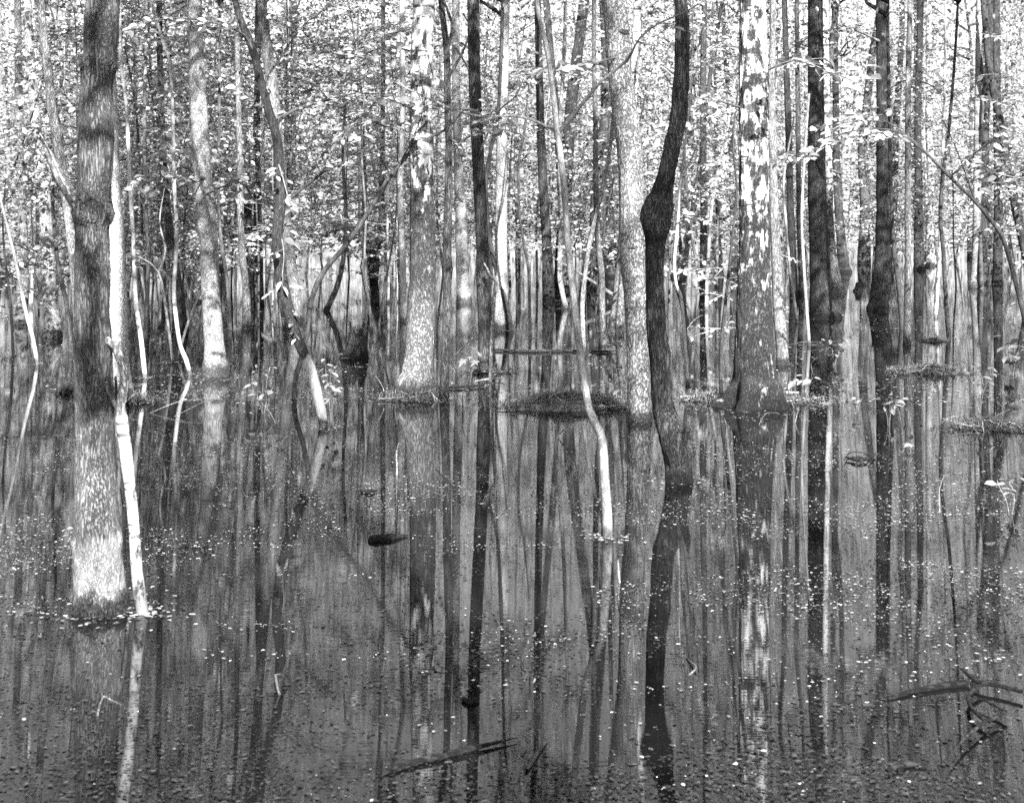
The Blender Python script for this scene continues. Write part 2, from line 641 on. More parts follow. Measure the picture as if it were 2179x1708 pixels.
def make_crown(seed, rx, rz, ncl, nlf, leaf):
    """tall tree crown: limbs and clumps of leaves in a loose ellipsoid, origin at its base on the trunk axis"""
    R = np.random.default_rng(seed)
    limbs, lv = MB(), MB()
    cs = []
    while len(cs) < ncl:
        p = R.uniform(-1, 1, 3)
        rr = np.linalg.norm(p)
        if rr > 1 or rr < .35:
            continue
        z = p[2]
        k = 1.0 - .35 * max(0, z)
        cs.append(np.array([p[0] * rx * k, p[1] * rx * k, rz + z * rz]))
    cs = np.array(cs)
    for c in cs:
        n = int(nlf * R.uniform(.5, 1.5))
        sg = R.uniform(.28, .55)
        pos = c + R.normal(0, 1, (n, 3)) * (sg, sg, sg * .55)
        dr = R.normal(0, 1, (n, 3)) + unit(c - np.array([0, 0, rz])) * .5 + np.array([0, 0, -.3])
        nr = R.normal(0, .55, (n, 3)) + np.array([0, 0, 1.0])
        add_leaves(lv, pos, dr, nr, leaf * R.uniform(.65, 1.25, n), R.random(n))
    for c in cs[: max(8, ncl // 2)]:
        z0 = max(0.0, c[2] - R.uniform(.8, 2.2) * .6 - .35 * np.linalg.norm(c[:2]))
        a = np.array([0, 0, z0])
        mid = (a + c) / 2 + R.normal(0, .2, 3) + np.array([0, 0, -.15])
        pp, rr = catmull([a, mid, c], [.045, .028, .008], .35)
        tube_add(limbs, pp, rr, 5, cap=False)
    return limbs, lv


SAP = []
for k, (h, sr, nb, hm, bl, lf) in enumerate([(5.2, .022, 17, 1.5, 1.3, .085), (6.4, .026, 24, 1.0, 1.6, .092), (7.6, .034, 28, .8, 1.8, .095),
                                             (4.6, .018, 15, 1.2, 1.25, .08), (8.6, .04, 32, 1.0, 2.0, .1), (6.0, .025, 22, .6, 1.8, .09), (3.0, .014, 14, .25, 1.2, .085)]):
    w_, l_ = make_sapling(100 + k, h, sr, nb, hm, bl, lf)
    SAP.append((w_.mesh('sapling_stem', M['darkpole' if k % 2 else 'pole']), l_.mesh('sapling_leaves', M['leaf'], smooth=False, attr=True), h))
CROWN = []
for k, (rx, rz, nc, nl, lf) in enumerate([(2.3, 3.4, 34, 75, .095), (2.7, 3.9, 42, 75, .10), (1.9, 3.0, 24, 75, .09), (1.3, 2.3, 15, 65, .085), (2.4, 3.2, 36, 190, .10), (1.8, 2.6, 26, 190, .10)]):
    w_, l_ = make_crown(200 + k, rx, rz, nc, nl, lf)
    CROWN.append((w_.mesh('crown_limbs', M['furrow']), l_.mesh('crown_leaves', M['leaf_crown'], smooth=False, attr=True), rz))


def add_crown(root, x, y, z, idx, s=1.0):
    rz = rnd.uniform(0, 6.28)
    sc = (s, s, s * rnd.uniform(.9, 1.15))
    link('limbs', CROWN[idx][0], root, (x, y, z), (0, 0, rz), sc)
    link('crown', CROWN[idx][1], root, (x, y, z), (0, 0, rz), sc, kind='stuff')


# ------------------------------------------------------------------ the trees of the photograph
def path_to_world(pts, d, origin, seed, wob=.05, tilt=0.0):
    """photo points (x, y, width) to points local to origin, with depth of their own"""
    out_p, out_r = [], []
    for k, (x, y, w) in enumerate(pts):
        dd = d + tilt * k + wob * math.sin(k * 1.9 + seed)
        out_p.append(P(x, y, dd) - origin)
        out_r.append(w * dd / F / 2)
    return np.array(out_p), np.array(out_r)


def make_tree(name, label, cat, yb, pts, mat, top=14.0, crown=0, hi=0, rough=.06, fur=0.0, lobes=None, group=None, branches=(), bumps=(), tip=False, d=None, flare=1.0):
    d = d or dist(yb)
    base = P(pts[0][0], yb, d)
    base[2] = 0
    seed = int(pts[0][0]) % 97
    root = thing(name, label, cat, base, group=group)
    p, r = path_to_world(pts, d, base, seed, wob=.0 if tip else .04)
    below = p[0] - (p[1] - p[0]) / np.linalg.norm(p[1] - p[0]) * .35
    p = np.vstack([below[None], p])
    r = np.concatenate([[r[0] * 1.05], r])
    if not tip:
        dv = unit(p[-1] - p[-3])
        z0 = p[-1][2]
        rr0 = r[-1]
        q1 = p[-1] + unit(dv + np.array([0, 0, .6])) * .8
        ext, er = [q1], [rr0 * .95]
        steps = max(2, int((top - q1[2]) / 1.4))
        R = random.Random(seed)
        for k in range(1, steps + 1):
            t = k / steps
            ext.append(q1 + np.array([R.gauss(0, .12) + dv[0] * t * 1.5, R.gauss(0, .12), (top - q1[2]) * t]))
            er.append(rr0 * (.95 - .7 * t))
        p = np.vstack([p, np.array(ext)])
        r = np.concatenate([r, er])
    big = r[1] > .05
    nf = len(pts)
    step = .035 if hi else (.06 if big else .08)
    sides = 96 if hi else (16 if big else 9)
    if hi:                                    # fine rings where the photo looks, coarse above
        cut = min(len(p), nf + 2)
        a, ar = catmull(p[:cut], r[:cut], step)
        b, br = catmull(p[cut - 1:], r[cut - 1:], .25)
        pp, rr = np.vstack([a, b[1:]]), np.concatenate([ar, br[1:]])
    else:
        pp, rr = catmull(p, r, step)
    bf = None
    if bumps:
        cb = [(EYE - (y - HY) * d / F, h * d / F, amt) for (y, h, amt) in bumps]

        def bf(pp_, th):
            o = np.ones((len(pp_), len(th)))
            for z, h, amt in cb:
                s_ = np.exp(-((pp_[:, 2] - z) / h) ** 2)[:, None]
                qn = np.stack([np.repeat(pp_[:, 2:3] * 16, len(th), 1), np.repeat(np.cos(th)[None] * 2.2, len(pp_), 0), np.repeat(np.sin(th)[None] * 2.2, len(pp_), 0)], -1).reshape(-1, 3)
                o += amt * s_ * (.35 + 1.3 * vnoise(qn, 9).reshape(len(pp_), len(th)))
            return o
    t_ = MB()
    tube_add(t_, pp, rr, sides, rough=rough, fur=fur, seed=seed, lobes=lobes, bump=bf)
    link('trunk', t_.mesh(name, M[mat]), root)
    if not tip and crown is not None and crown >= 0:
        c = CROWN[crown]
        zc = max(top - c[2] * 1.7, 5.0)
        i = int(np.argmin(np.abs(pp[:, 2] - zc - 1)))
        add_crown(root, pp[i][0], pp[i][1], zc, crown)
    for bi, br_ in enumerate(branches):
        leafy = br_[0] if isinstance(br_[0], dict) else None
        bp = br_[1:] if leafy is not None else br_
        q_, qr = path_to_world(bp, d, base, seed + bi, wob=0, tilt=(leafy or {}).get('tilt', .06 * (1 if bi % 2 else -1)))
        q_, qr = catmull(q_, qr, .06)
        bm_ = MB()
        tube_add(bm_, q_, qr, 7, rough=.1, seed=seed + bi)
        link('branch', bm_.mesh('branch', M[(leafy or {}).get('mat', mat)]), root)
        if leafy and leafy.get('leaf'):
            tw, lf = MB(), MB()
            spray(tw, lf, q_, qr, np.random.default_rng(seed * 7 + bi), leafy.get('step', .12), leafy.get('twig', .35), leafy['leaf'], start=leafy.get('start', .15), droop=leafy.get('droop', .12))
            link('twigs', tw.mesh('twigs', M['twig']), root, kind='stuff')
            link('foliage', lf.mesh('foliage', M['leaf'], smooth=False, attr=True), root, kind='stuff')
    root['foot'] = float(r[1])
    return root


LF = dict(leaf=.06, step=.13, twig=.4)
# --- nearest trees
T1 = make_tree('forest_tree', 'thick furrowed grey trunk nearest the camera at left, peeled pale above the water', 'tree', 1297,
    [(213, 1297, 122), (211, 1240, 108), (207, 1150, 102), (206, 1087, 94), (203, 950, 88), (200, 808, 82), (197, 640, 78), (195, 511, 77), (199, 440, 77), (202, 349, 76), (207, 175, 72), (213, 100, 74), (218, 17, 75), (222, -60, 74)],
    'peeled', top=13, crown=4, hi=1, rough=.08, fur=.011, lobes=(5, .08, .12), bumps=[(140, 14, .14), (455, 22, .22), (1150, 10, .06), (700, 14, .05), (300, 20, .05)],
    branches=[({'mat': 'deadwood', 'tilt': .03}, (180, 455, 34), (150, 412, 30), (128, 375, 26), (108, 335, 20), (96, 312, 8)),
              ({'mat': 'deadwood', 'tilt': .03}, (150, 415, 7), (125, 365, 6), (108, 325, 3), (85, 283, 1))])
def tuft(root, x, y, n, spread, seed, ln=.07):
    R = np.random.default_rng(seed)
    d = root.location.y
    m_ = MB()
    for k in range(n):
        a = R.uniform(math.pi, 2 * math.pi)
        r0 = 37 * d / F
        c = P(x, y + R.normal(0, spread), d) - np.array(root.location)
        b0 = c + np.array([math.cos(a), math.sin(a), 0]) * r0 * .95
        dr = np.array([math.cos(a) + R.normal(0, .5), math.sin(a) + R.normal(0, .3), R.normal(.3, .6)])
        l_ = ln * R.uniform(.3, 1)
        tube_add(m_, np.array([b0, b0 + unit(dr) * l_ * .5, b0 + unit(dr + R.normal(0, .4, 3)) * l_]), [.003, .002, .001], 3, cap=False)
    link('shoot_tuft', m_.mesh('shoot_tuft', M['dark']), root, kind='stuff')


tuft(T1, 210, 142, 60, 12, 1, .05)
tuft(T1, 198, 452, 80, 20, 2, .05)
T2 = make_tree('birch_sapling', 'broken white birch sapling standing tight beside the nearest trunk at left', 'sapling', 1305,
    [(304, 1305, 25), (297, 1265, 27), (291, 1215, 24), (286, 1130, 23), (276, 1030, 24), (266, 950, 26), (259, 890, 26), (257, 868, 16)],
    'birch_pale', tip=True, rough=.12,
    branches=[({'mat': 'grey', 'tilt': .0}, (258, 885, 24), (257, 860, 22), (262, 830, 21), (266, 800, 20), (258, 770, 19), (247, 738, 20), (226, 722, 17), (205, 708, 12)), ({'mat': 'grey', 'tilt': 0.0}, (256, 880, 12), (240, 850, 13), (228, 822, 12), (221, 808, 9)), ({'mat': 'furrow', 'tilt': 0.0}, (250, 862, 9), (247, 830, 8), (246, 800, 6))])
T17 = make_tree('forest_tree', 'dark sinuous trunk with a swollen burl, leaning out of the water right of centre', 'tree', 1025,
    [(1446, 1025, 60), (1442, 985, 58), (1432, 945, 55), (1422, 905, 52), (1411, 860, 47), (1404, 755, 47), (1396, 685, 43), (1393, 580, 41), (1394, 520, 44), (1397, 480, 54), (1401, 440, 56), (1409, 412, 48), (1420, 362, 39), (1431, 310, 37), (1444, 244, 38), (1452, 105, 33), (1450, 17, 30), (1448, -60, 29)],
    'dark', top=12, crown=4, hi=1, rough=.06, fur=.010, lobes=(4, .06, .12), bumps=[(460, 34, .34), (880, 12, .08)],
    branches=[((1440, 970, 22), (1455, 940, 18), (1463, 915, 14), (1465, 898, 5)),])
T15 = make_tree('sapling', 'slender sapling kinked above the water, pale below and grey above, centre foreground', 'sapling', 1145,
    [(1293, 1150, 23), (1292, 1104, 22), (1287, 1017, 20), (1283, 945, 19), (1277, 920, 19), (1267, 902, 18), (1254, 870, 16), (1243, 807, 16), (1229, 703, 15), (1219, 615, 15), (1208, 511, 14), (1205, 454, 14), (1195, 349, 13), (1184, 262, 12), (1167, 122, 11), (1147, 35, 10), (1140, -30, 9)],
    'pole', top=10.5, crown=5, rough=.04,
    branches=[({'mat': 'pole', 'leaf': .08, 'step': .3, 'twig': .3, 'start': .55}, (1188, 283, 9), (1240, 220, 8), (1282, 171, 7), (1334, 129, 6), (1362, 80, 5), (1404, 49, 4), (1453, 28, 3), (1520, -10, 2)),
              ({'mat': 'pole', 'leaf': .08, 'step': .13, 'twig': .42, 'start': .3, 'tilt': .08}, (1185, 283, 8), (1174, 274, 7), (1107, 248, 6), (1027, 248, 5), (968, 234, 4), (880, 195, 3), (830, 170, 2))])
# --- second row
T3 = make_tree('aspen_tree', 'bright white speckled trunk half hidden behind the nearest trunk at left', 'tree', 852,
    [(258, 852, 66), (254, 820, 54), (249, 760, 50), (246, 650, 50), (240, 511, 50), (233, 400, 46), (228, 250, 44), (224, 120, 42), (222, 0, 40), (220, -60, 40)],
    'pale', top=15, crown=4, rough=.04, lobes=(5, .12, .15))
T4 = make_tree('aspen_tree', 'pale speckled trunk with a mossy swollen foot, between the two left pole clumps', 'tree', 800,
    [(458, 803, 60), (458, 780, 57), (457, 755, 46), (455, 720, 41), (448, 615, 40), (444, 511, 40), (441, 480, 42), (430, 349, 37), (420, 174, 35), (415, 17, 29), (413, -60, 28)],
    'pale', top=14, crown=4, branches=[({'mat': 'twig', 'leaf': .10, 'step': .09, 'twig': .38, 'start': .25, 'tilt': -.4}, (440, 380, 5), (400, 385, 4), (350, 375, 3), (300, 395, 2)), ({'mat': 'twig', 'leaf': .10, 'step': .09, 'twig': .38, 'start': .25, 'tilt': -.4}, (425, 420, 5), (500, 385, 4), (540, 375, 3))], hi=0, rough=.05, lobes=(5, .1, .12), bumps=[(320, 12, .08)])
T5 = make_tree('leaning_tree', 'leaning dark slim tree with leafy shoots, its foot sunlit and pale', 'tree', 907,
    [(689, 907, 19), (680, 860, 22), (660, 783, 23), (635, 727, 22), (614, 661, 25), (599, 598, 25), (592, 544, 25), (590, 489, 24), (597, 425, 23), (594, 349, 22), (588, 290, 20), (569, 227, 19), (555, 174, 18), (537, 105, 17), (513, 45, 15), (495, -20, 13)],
    'sunlit_foot', top=9, crown=3, rough=.05,
    branches=[({'mat': 'darkpole', 'leaf': .08, 'step': .22, 'twig': .25, 'start': .4}, (604, 433, 9), (653, 394, 7), (698, 359, 6), (732, 345, 5), (735, 300, 4), (760, 270, 3)),
              ({'mat': 'darkpole', 'leaf': .08, 'step': .14, 'twig': .35, 'start': .3}, (583, 269, 8), (621, 237, 7), (698, 213, 5), (750, 200, 3), (800, 200, 2)),
              ({'mat': 'darkpole', 'leaf': .08, 'step': .12, 'twig': .4, 'start': .2}, (545, 130, 8), (520, 75, 6), (440, 45, 5), (350, 40, 4), (270, 65, 2)),
              ({'mat': 'darkpole', 'leaf': .08, 'step': .14, 'twig': .4, 'start': .1}, (585, 290, 6), (560, 190, 5), (600, 120, 4), (640, 60, 3), (690, 20, 2)),
              ({'mat': 'twig', 'leaf': .10, 'step': .16, 'twig': .2, 'start': .05, 'tilt': -.03}, (601, 420, 4), (596, 480, 3), (604, 540, 3), (600, 590, 2)),
              ({'mat': 'twig', 'leaf': .10, 'step': .15, 'twig': .16, 'start': .05, 'tilt': -.03}, (600, 600, 4), (612, 650, 3), (625, 700, 2)),
              ({'mat': 'twig', 'leaf': .10, 'step': .18, 'twig': .2, 'start': .05, 'tilt': -.03}, (593, 350, 4), (605, 390, 3), (618, 440, 2))])
T7 = make_tree('birch_tree', 'white birch left of centre with black chevrons above and flared foot', 'tree', 845,
    [(882, 848, 104), (884, 825, 84), (888, 790, 69), (891, 755, 62), (896, 650, 60), (900, 580, 58), (900, 511, 56), (897, 349, 53), (897, 174, 49), (902, 17, 47), (904, -60, 46)],
    'birch_mid', top=17, crown=4, branches=[({'mat': 'twig', 'leaf': .09, 'step': .09, 'twig': .38, 'start': .25, 'tilt': -.5}, (890, 250, 6), (830, 270, 4), (780, 260, 3), (720, 290, 2)), ({'mat': 'twig', 'leaf': .09, 'step': .09, 'twig': .38, 'start': .25, 'tilt': -.5}, (890, 110, 6), (820, 100, 4), (760, 120, 3), (690, 110, 2))], hi=1, rough=.04, fur=.011, lobes=(5, .16, .14))
T8 = make_tree('slender_tree', 'slim straight dark stem just right of the chevron birch', 'tree', 850,
    [(945, 852, 22), (946, 800, 19), (950, 685, 17), (952, 511, 18), (954, 436, 17), (955, 314, 15), (952, 200, 15), (950, 105, 14), (940, 17, 13), (936, -60, 12)],
    'furrow', top=10, crown=3, rough=.05,
    branches=[({'mat': 'twig', 'leaf': .085, 'step': .09, 'twig': .38, 'start': .25, 'tilt': -.3}, (950, 215, 5), (890, 235, 4), (830, 215, 3), (760, 240, 2)), ({'mat': 'twig', 'leaf': .09, 'step': .09, 'twig': .38, 'start': .25, 'tilt': .2}, (954, 330, 5), (1000, 290, 4), (1060, 275, 3), (1120, 290, 2)), ((951, 112, 8), (962, 60, 7), (955, 30, 6), (940, -10, 5)), ((956, 160, 7), (985, 110, 5), (1000, 60, 4), (985, 30, 3))])
T16 = make_tree('aspen_tree', 'stout pale plated trunk standing against the dark sinuous trunk', 'tree', 893,
    [(1362, 895, 58), (1361, 870, 51), (1358, 755, 50), (1352, 640, 49), (1346, 560, 51), (1345, 520, 54), (1341, 349, 54), (1332, 260, 56), (1321, 174, 52), (1315, 100, 52), (1309, 17, 55), (1303, -60, 50)],
    'plate', top=15, crown=4, hi=1, rough=.04, fur=.007, lobes=(5, .08, .12), bumps=[(115, 12, .08)],
    branches=[({'mat': 'twig', 'leaf': .09, 'step': .09, 'twig': .38, 'start': .25, 'tilt': -.4}, (1318, 120, 5), (1260, 135, 4), (1190, 150, 3), (1120, 150, 2)), ((1316, 90, 26), (1300, 50, 24), (1290, 10, 22), (1280, -60, 20))])
T18 = make_tree('birch_tree', 'largest birch at right, white above, dark cracked foot with spreading roots', 'tree', 862,
    [(1606, 866, 166), (1608, 840, 126), (1607, 815, 102), (1606, 785, 92), (1605, 720, 82), (1604, 615, 72), (1605, 511, 67), (1604, 349, 65), (1603, 174, 63), (1602, 17, 57), (1602, -60, 56)],
    'birch', top=18, crown=4, branches=[({'mat': 'twig', 'leaf': .13, 'step': .10, 'twig': .38, 'start': .25, 'tilt': -.5}, (1630, 150, 5), (1690, 130, 4), (1760, 150, 3), (1820, 175, 2)), ({'mat': 'twig', 'leaf': .10, 'step': .09, 'twig': .38, 'start': .25, 'tilt': -.3}, (1580, 230, 5), (1520, 215, 4), (1470, 235, 3), (1430, 270, 2))], hi=1, rough=.04, fur=.013, lobes=(5, .34, .2))
T19 = make_tree('slender_tree', 'smooth grey trunk close behind the largest birch on its right', 'tree', 775,
    [(1666, 777, 28), (1664, 740, 26), (1656, 640, 24), (1650, 511, 21), (1645, 349, 17), (1642, 200, 15), (1645, 50, 13), (1645, -60, 13)], 'grey', top=13, crown=2)
T10 = make_tree('forest_tree', 'dark straight trunk right of centre birch, mossy foot among sticks', 'tree', 780,
    [(1038, 783, 42), (1036, 755, 36), (1033, 700, 31), (1029, 615, 30), (1026, 511, 26), (1018, 349, 27), (1010, 174, 26), (1007, 17, 26), (1005, -60, 25)], 'furrow', top=15, crown=4, branches=[({'mat': 'twig', 'leaf': .09, 'step': .09, 'twig': .38, 'start': .25, 'tilt': -.2}, (1010, 170, 5), (960, 90, 4), (900, 60, 3), (840, 70, 2)), ({'mat': 'twig', 'leaf': .09, 'step': .09, 'twig': .38, 'start': .25, 'tilt': -.2}, (1018, 330, 5), (1060, 240, 4), (1100, 200, 3), (1130, 120, 2))], lobes=(5, .15, .15))
T11 = make_tree('dead_sapling', 'thin bleached dead pole snapped off below the dark straight trunk', 'sapling', 812,
    [(1043, 813, 8), (1048, 685, 8), (1055, 600, 8), (1057, 590, 6)], 'deadwood', tip=True, branches=[((1055, 598, 6), (1045, 590, 6), (1037, 573, 5), (1030, 560, 3))])
T12 = make_tree('forest_tree', 'pale trunk behind the dark straight trunk, sunlit at mid height', 'tree', 702,
    [(1066, 704, 34), (1066, 680, 30), (1066, 600, 27), (1066, 511, 26), (1067, 349, 24), (1070, 200, 22), (1075, 17, 19), (1076, -60, 18)], 'pale', top=16, crown=4)
T13 = make_tree('slender_tree', 'thin dark pole leaning left across the pale trunk at centre', 'sapling', 703,
    [(1089, 704, 12), (1074, 640, 11), (1058, 580, 11), (1042, 511, 10), (1036, 440, 9), (1034, 384, 9), (1046, 310, 8), (1058, 262, 8), (1067, 122, 7), (1070, -40, 6)], 'darkpole', top=8, crown=3)
T9 = make_tree('aspen_tree', 'bright pale trunk between the two centre dark stems, dark flood mark at foot', 'tree', 644,
    [(988, 646, 33), (987, 620, 30), (984, 560, 28), (982, 511, 26), (980, 440, 24), (976, 370, 20), (972, 250, 18), (970, 100, 17), (970, -60, 16)], 'pale', top=15, crown=2)
T14 = make_tree('forest_tree', 'dark upright trunk left of the kinked sapling in the middle distance', 'tree', 641,
    [(1168, 643, 28), (1167, 615, 26), (1163, 511, 21), (1155, 380, 20), (1150, 250, 17), (1146, 100, 15), (1143, -60, 14)], 'dark', top=15, crown=0)
T43 = make_tree('birch_tree', 'leaning birch showing on both sides of the stout plated trunk', 'tree', 706,
    [(1310, 708, 38), (1312, 690, 33), (1318, 620, 26), (1326, 511, 22), (1338, 349, 20), (1348, 174, 18), (1355, 60, 17), (1357, -60, 16)], 'birch_mid', top=16, crown=4, lobes=(4, .1, .2))
T42 = make_tree('slender_tree', 'straight grey pole just left of the stout plated trunk', 'tree', 744,
    [(1282, 746, 16), (1281, 660, 14), (1280, 580, 13), (1272, 511, 12), (1268, 400, 12), (1267, 244, 11), (1264, 100, 10), (1264, -60, 9)], 'grey', top=11, crown=3)
T41 = make_tree('sapling', 'light smooth sapling leaning right behind the kinked sapling', 'sapling', 755,
    [(1243, 757, 10), (1240, 690, 10), (1240, 633, 10), (1250, 546, 10), (1257, 506, 10), (1278, 419, 9), (1296, 331, 8), (1304, 262, 7), (1312, 120, 6), (1330, -40, 5)], 'grey', top=7, crown=-1)
T40 = make_tree('slender_tree', 'thin bowed grey stem behind the kinked sapling', 'sapling', 657,
    [(1205, 659, 12), (1196, 620, 11), (1191, 580, 11), (1193, 511, 11), (1196, 440, 10), (1190, 300, 9), (1200, 120, 8), (1205, -60, 7)], 'grey', top=10, crown=3)
T46 = make_tree('sapling', 'bright thin sapling zigzagging just right of the dark sinuous trunk', 'sapling', 818,
    [(1464, 820, 9), (1458, 740, 8), (1451, 645, 8), (1446, 622, 7), (1439, 606, 7), (1435, 556, 7), (1441, 490, 7), (1447, 419, 6), (1456, 330, 5), (1470, 200, 4)], 'palepole', tip=True,
    branches=[({'leaf': .06, 'step': .12, 'twig': .35}, (1450, 380, 4), (1475, 330, 3), (1500, 270, 2), (1530, 240, 1))])
T48 = make_tree('sapling', 'thin dark sapling leaning into the left side of the largest birch', 'sapling', 807,
    [(1534, 809, 9), (1536, 720, 8), (1542, 660, 7), (1551, 580, 7), (1560, 489, 6), (1568, 401, 5), (1560, 300, 4), (1572, 180, 3)], 'darkpole', tip=True)
T47 = make_tree('forest_tree', 'dark pole trunk midway between the sinuous trunk and largest birch', 'tree', 629,
    [(1497, 631, 18), (1497, 580, 16), (1497, 511, 15), (1497, 349, 14), (1496, 174, 14), (1499, 17, 12), (1500, -60, 11)], 'dark', top=14, crown=2)
T49 = make_tree('sapling', 'short bent sapling beside the dark pole left of the largest birch', 'sapling', 660,
    [(1503, 662, 8), (1505, 586, 7), (1513, 454, 7), (1523, 390, 6), (1532, 340, 5), (1548, 290, 4), (1570, 275, 2)], 'pole', tip=True,
    branches=[({'leaf': .065, 'step': .12, 'twig': .5}, (1532, 340, 4), (1510, 300, 3), (1470, 270, 2), (1440, 265, 1))])
T20 = make_tree('forest_tree', 'stout dark furrowed trunk with root flare, right of the largest birch', 'tree', 676,
    [(1752, 679, 70), (1751, 665, 58), (1748, 640, 50), (1745, 580, 45), (1743, 511, 43), (1739, 430, 40), (1738, 349, 38), (1736, 174, 35), (1735, 17, 32), (1735, -60, 31)],
    'dark', top=18, crown=1, rough=.05, fur=.008, lobes=(5, .2, .2))
T20b = make_tree('birch_tree', 'pale birch peeping out behind the stout dark trunk', 'tree', 622,
    [(1785, 624, 34), (1779, 600, 24), (1774, 560, 19), (1768, 511, 17), (1764, 400, 15), (1760, 250, 14), (1757, 100, 13), (1756, -60, 12)], 'birch_mid', top=16, crown=2)
T20c = make_tree('forest_tree', 'dark flared trunk behind the stout dark trunk on its right', 'tree', 580,
    [(1797, 582, 30), (1794, 560, 25), (1790, 511, 20), (1784, 430, 18), (1780, 349, 16), (1778, 174, 14), (1775, -60, 12)], 'dark', top=17, crown=0, lobes=(4, .2, .3))
T21 = make_tree('forest_tree', 'dark trunk with swollen foot, second of the two heavy dark trunks at right', 'tree', 660,
    [(1868, 664, 52), (1870, 640, 42), (1876, 600, 41), (1879, 560, 37), (1879, 511, 33), (1878, 430, 27), (1878, 349, 27), (1878, 174, 27), (1876, 17, 25), (1875, -60, 24)],
    'dark', top=17, crown=1, branches=[({'mat': 'twig', 'leaf': .10, 'step': .09, 'twig': .38, 'start': .25, 'tilt': -.5}, (1876, 200, 6), (1930, 170, 4), (2000, 190, 3), (2060, 230, 2)), ({'mat': 'twig', 'leaf': .10, 'step': .09, 'twig': .38, 'start': .25, 'tilt': -.5}, (1876, 90, 6), (1800, 60, 4), (1720, 80, 3), (1680, 130, 2))], rough=.07, fur=.006, lobes=(4, .1, .2), bumps=[(590, 10, .1)])
T22 = make_tree('sapling', 'thin dark stem just left of the straight right-hand pole', 'sapling', 700,
    [(1920, 702, 12), (1917, 660, 12), (1912, 600, 11), (1904, 546, 10), (1899, 480, 9), (1896, 400, 8), (1893, 300, 7), (1890, 100, 6), (1890, -60, 5)], 'darkpole', top=8, crown=3)
T23 = make_tree('slender_tree', 'straight smooth pole crossing the right side from water to top', 'tree', 733,
    [(1930, 735, 17), (1931, 660, 15), (1932, 580, 14), (1932, 511, 14), (1932, 349, 13), (1933, 174, 12), (1937, 0, 11), (1938, -60, 10)], 'grey', top=11, crown=3)
T24 = make_tree('forest_tree', 'dark far trunk right of the straight right-hand pole', 'tree', 574,
    [(1956, 576, 26), (1956, 550, 22), (1955, 490, 19), (1955, 420, 17), (1953, 250, 15), (1958, 50, 14), (1958, -60, 13)], 'dark', top=18, crown=0)
T25 = make_tree('aspen_tree', 'pale smooth far trunk right of the straight right-hand pole', 'tree', 566,
    [(1979, 568, 21), (1978, 540, 18), (1980, 470, 17), (1981, 380, 15), (1977, 250, 13), (1976, 50, 12), (1976, -60, 11)], 'pale', top=17, crown=2)
T26 = make_tree('sapling', 'thin upright sapling in front of the pale far trunk at right', 'sapling', 676,
    [(1991, 678, 9), (1995, 600, 8), (1999, 545, 8), (2002, 440, 7), (2005, 350, 6), (2010, 200, 5), (2012, -40, 4)], 'pole', top=7, crown=-1)
T27 = make_tree('sapling', 'thin dark sapling bowing right above the twig mound at right', 'sapling', 720,
    [(2019, 722, 10), (2013, 640, 9), (2008, 545, 9), (2001, 454, 8), (2008, 360, 8), (2019, 279, 7), (2033, 105, 6), (2040, -40, 5)], 'darkpole', top=7, crown=3)
T28 = make_tree('aspen_tree', 'white sunlit foot of a speckled trunk near the right edge', 'tree', 613,
    [(2074, 616, 27), (2076, 590, 23), (2078, 530, 19), (2079, 450, 17), (2080, 349, 16), (2082, 174, 15), (2085, -60, 13)], 'pale', top=16, crown=1)
T29 = make_tree('forest_tree', 'dark trunk touching the white speckled one near the right edge', 'tree', 605,
    [(2094, 608, 20), (2093, 560, 17), (2093, 500, 16), (2094, 400, 16), (2098, 250, 15), (2105, 100, 15), (2106, -60, 14)], 'dark', top=16, crown=0)
T30 = make_tree('forest_tree', 'dark round trunk nearest the right edge in the far row', 'tree', 603,
    [(2122, 606, 24), (2123, 570, 20), (2124, 511, 19), (2124, 400, 18), (2122, 250, 17), (2120, 100, 15), (2120, -60, 14)], 'dark', top=17, crown=0)
T31 = make_tree('leaning_tree', 'leafy sapling leaning in from the right edge with a long bright spray', 'sapling', 850,
    [(2215, 850, 13), (2185, 700, 11), (2165, 615, 10), (2141, 528, 9), (2124, 489, 9), (2075, 429, 8), (2022, 377, 7), (1970, 325, 6), (1935, 293, 5), (1900, 278, 5), (1850, 275, 4), (1790, 285, 3), (1730, 300, 2)], 'darkpole', tip=True,
    branches=[({'leaf': .11, 'step': .07, 'twig': .42, 'tilt': -.05}, (1970, 325, 4), (1920, 290, 4), (1860, 285, 3), (1790, 300, 2), (1730, 320, 2), (1690, 330, 1)),
              ({'leaf': .10, 'step': .1, 'twig': .42}, (1935, 293, 4), (1890, 262, 3), (1830, 258, 2), (1760, 268, 1)),
              ({'leaf': .10, 'step': .12, 'twig': .45}, (2075, 429, 4), (2040, 330, 3), (2010, 260, 2), (1990, 200, 1)),
              ({'leaf': .10, 'step': .12, 'twig': .45}, (2100, 460, 4), (2130, 400, 3), (2140, 340, 2), (2130, 290, 1)),
              ({'leaf': .10, 'step': .12, 'twig': .4}, (2022, 377, 4), (2070, 330, 3), (2110, 300, 2), (2150, 260, 1))])
T50 = make_tree('forest_tree', 'dark upright trunk right of the grey trunk behind the largest birch', 'tree', 634,
    [(1690, 637, 20), (1688, 590, 18), (1685, 511, 16), (1681, 400, 15), (1677, 250, 14), (1670, 35, 12), (1669, -60, 11)], 'dark', top=15, crown=2)
T51 = make_tree('slender_tree', 'slim dark far pole just left of the stout dark trunk', 'tree', 628,
    [(1706, 630, 14), (1704, 560, 12), (1701, 480, 12), (1699, 349, 11), (1697, 174, 10), (1695, -60, 9)], 'furrow', top=13, crown=3)
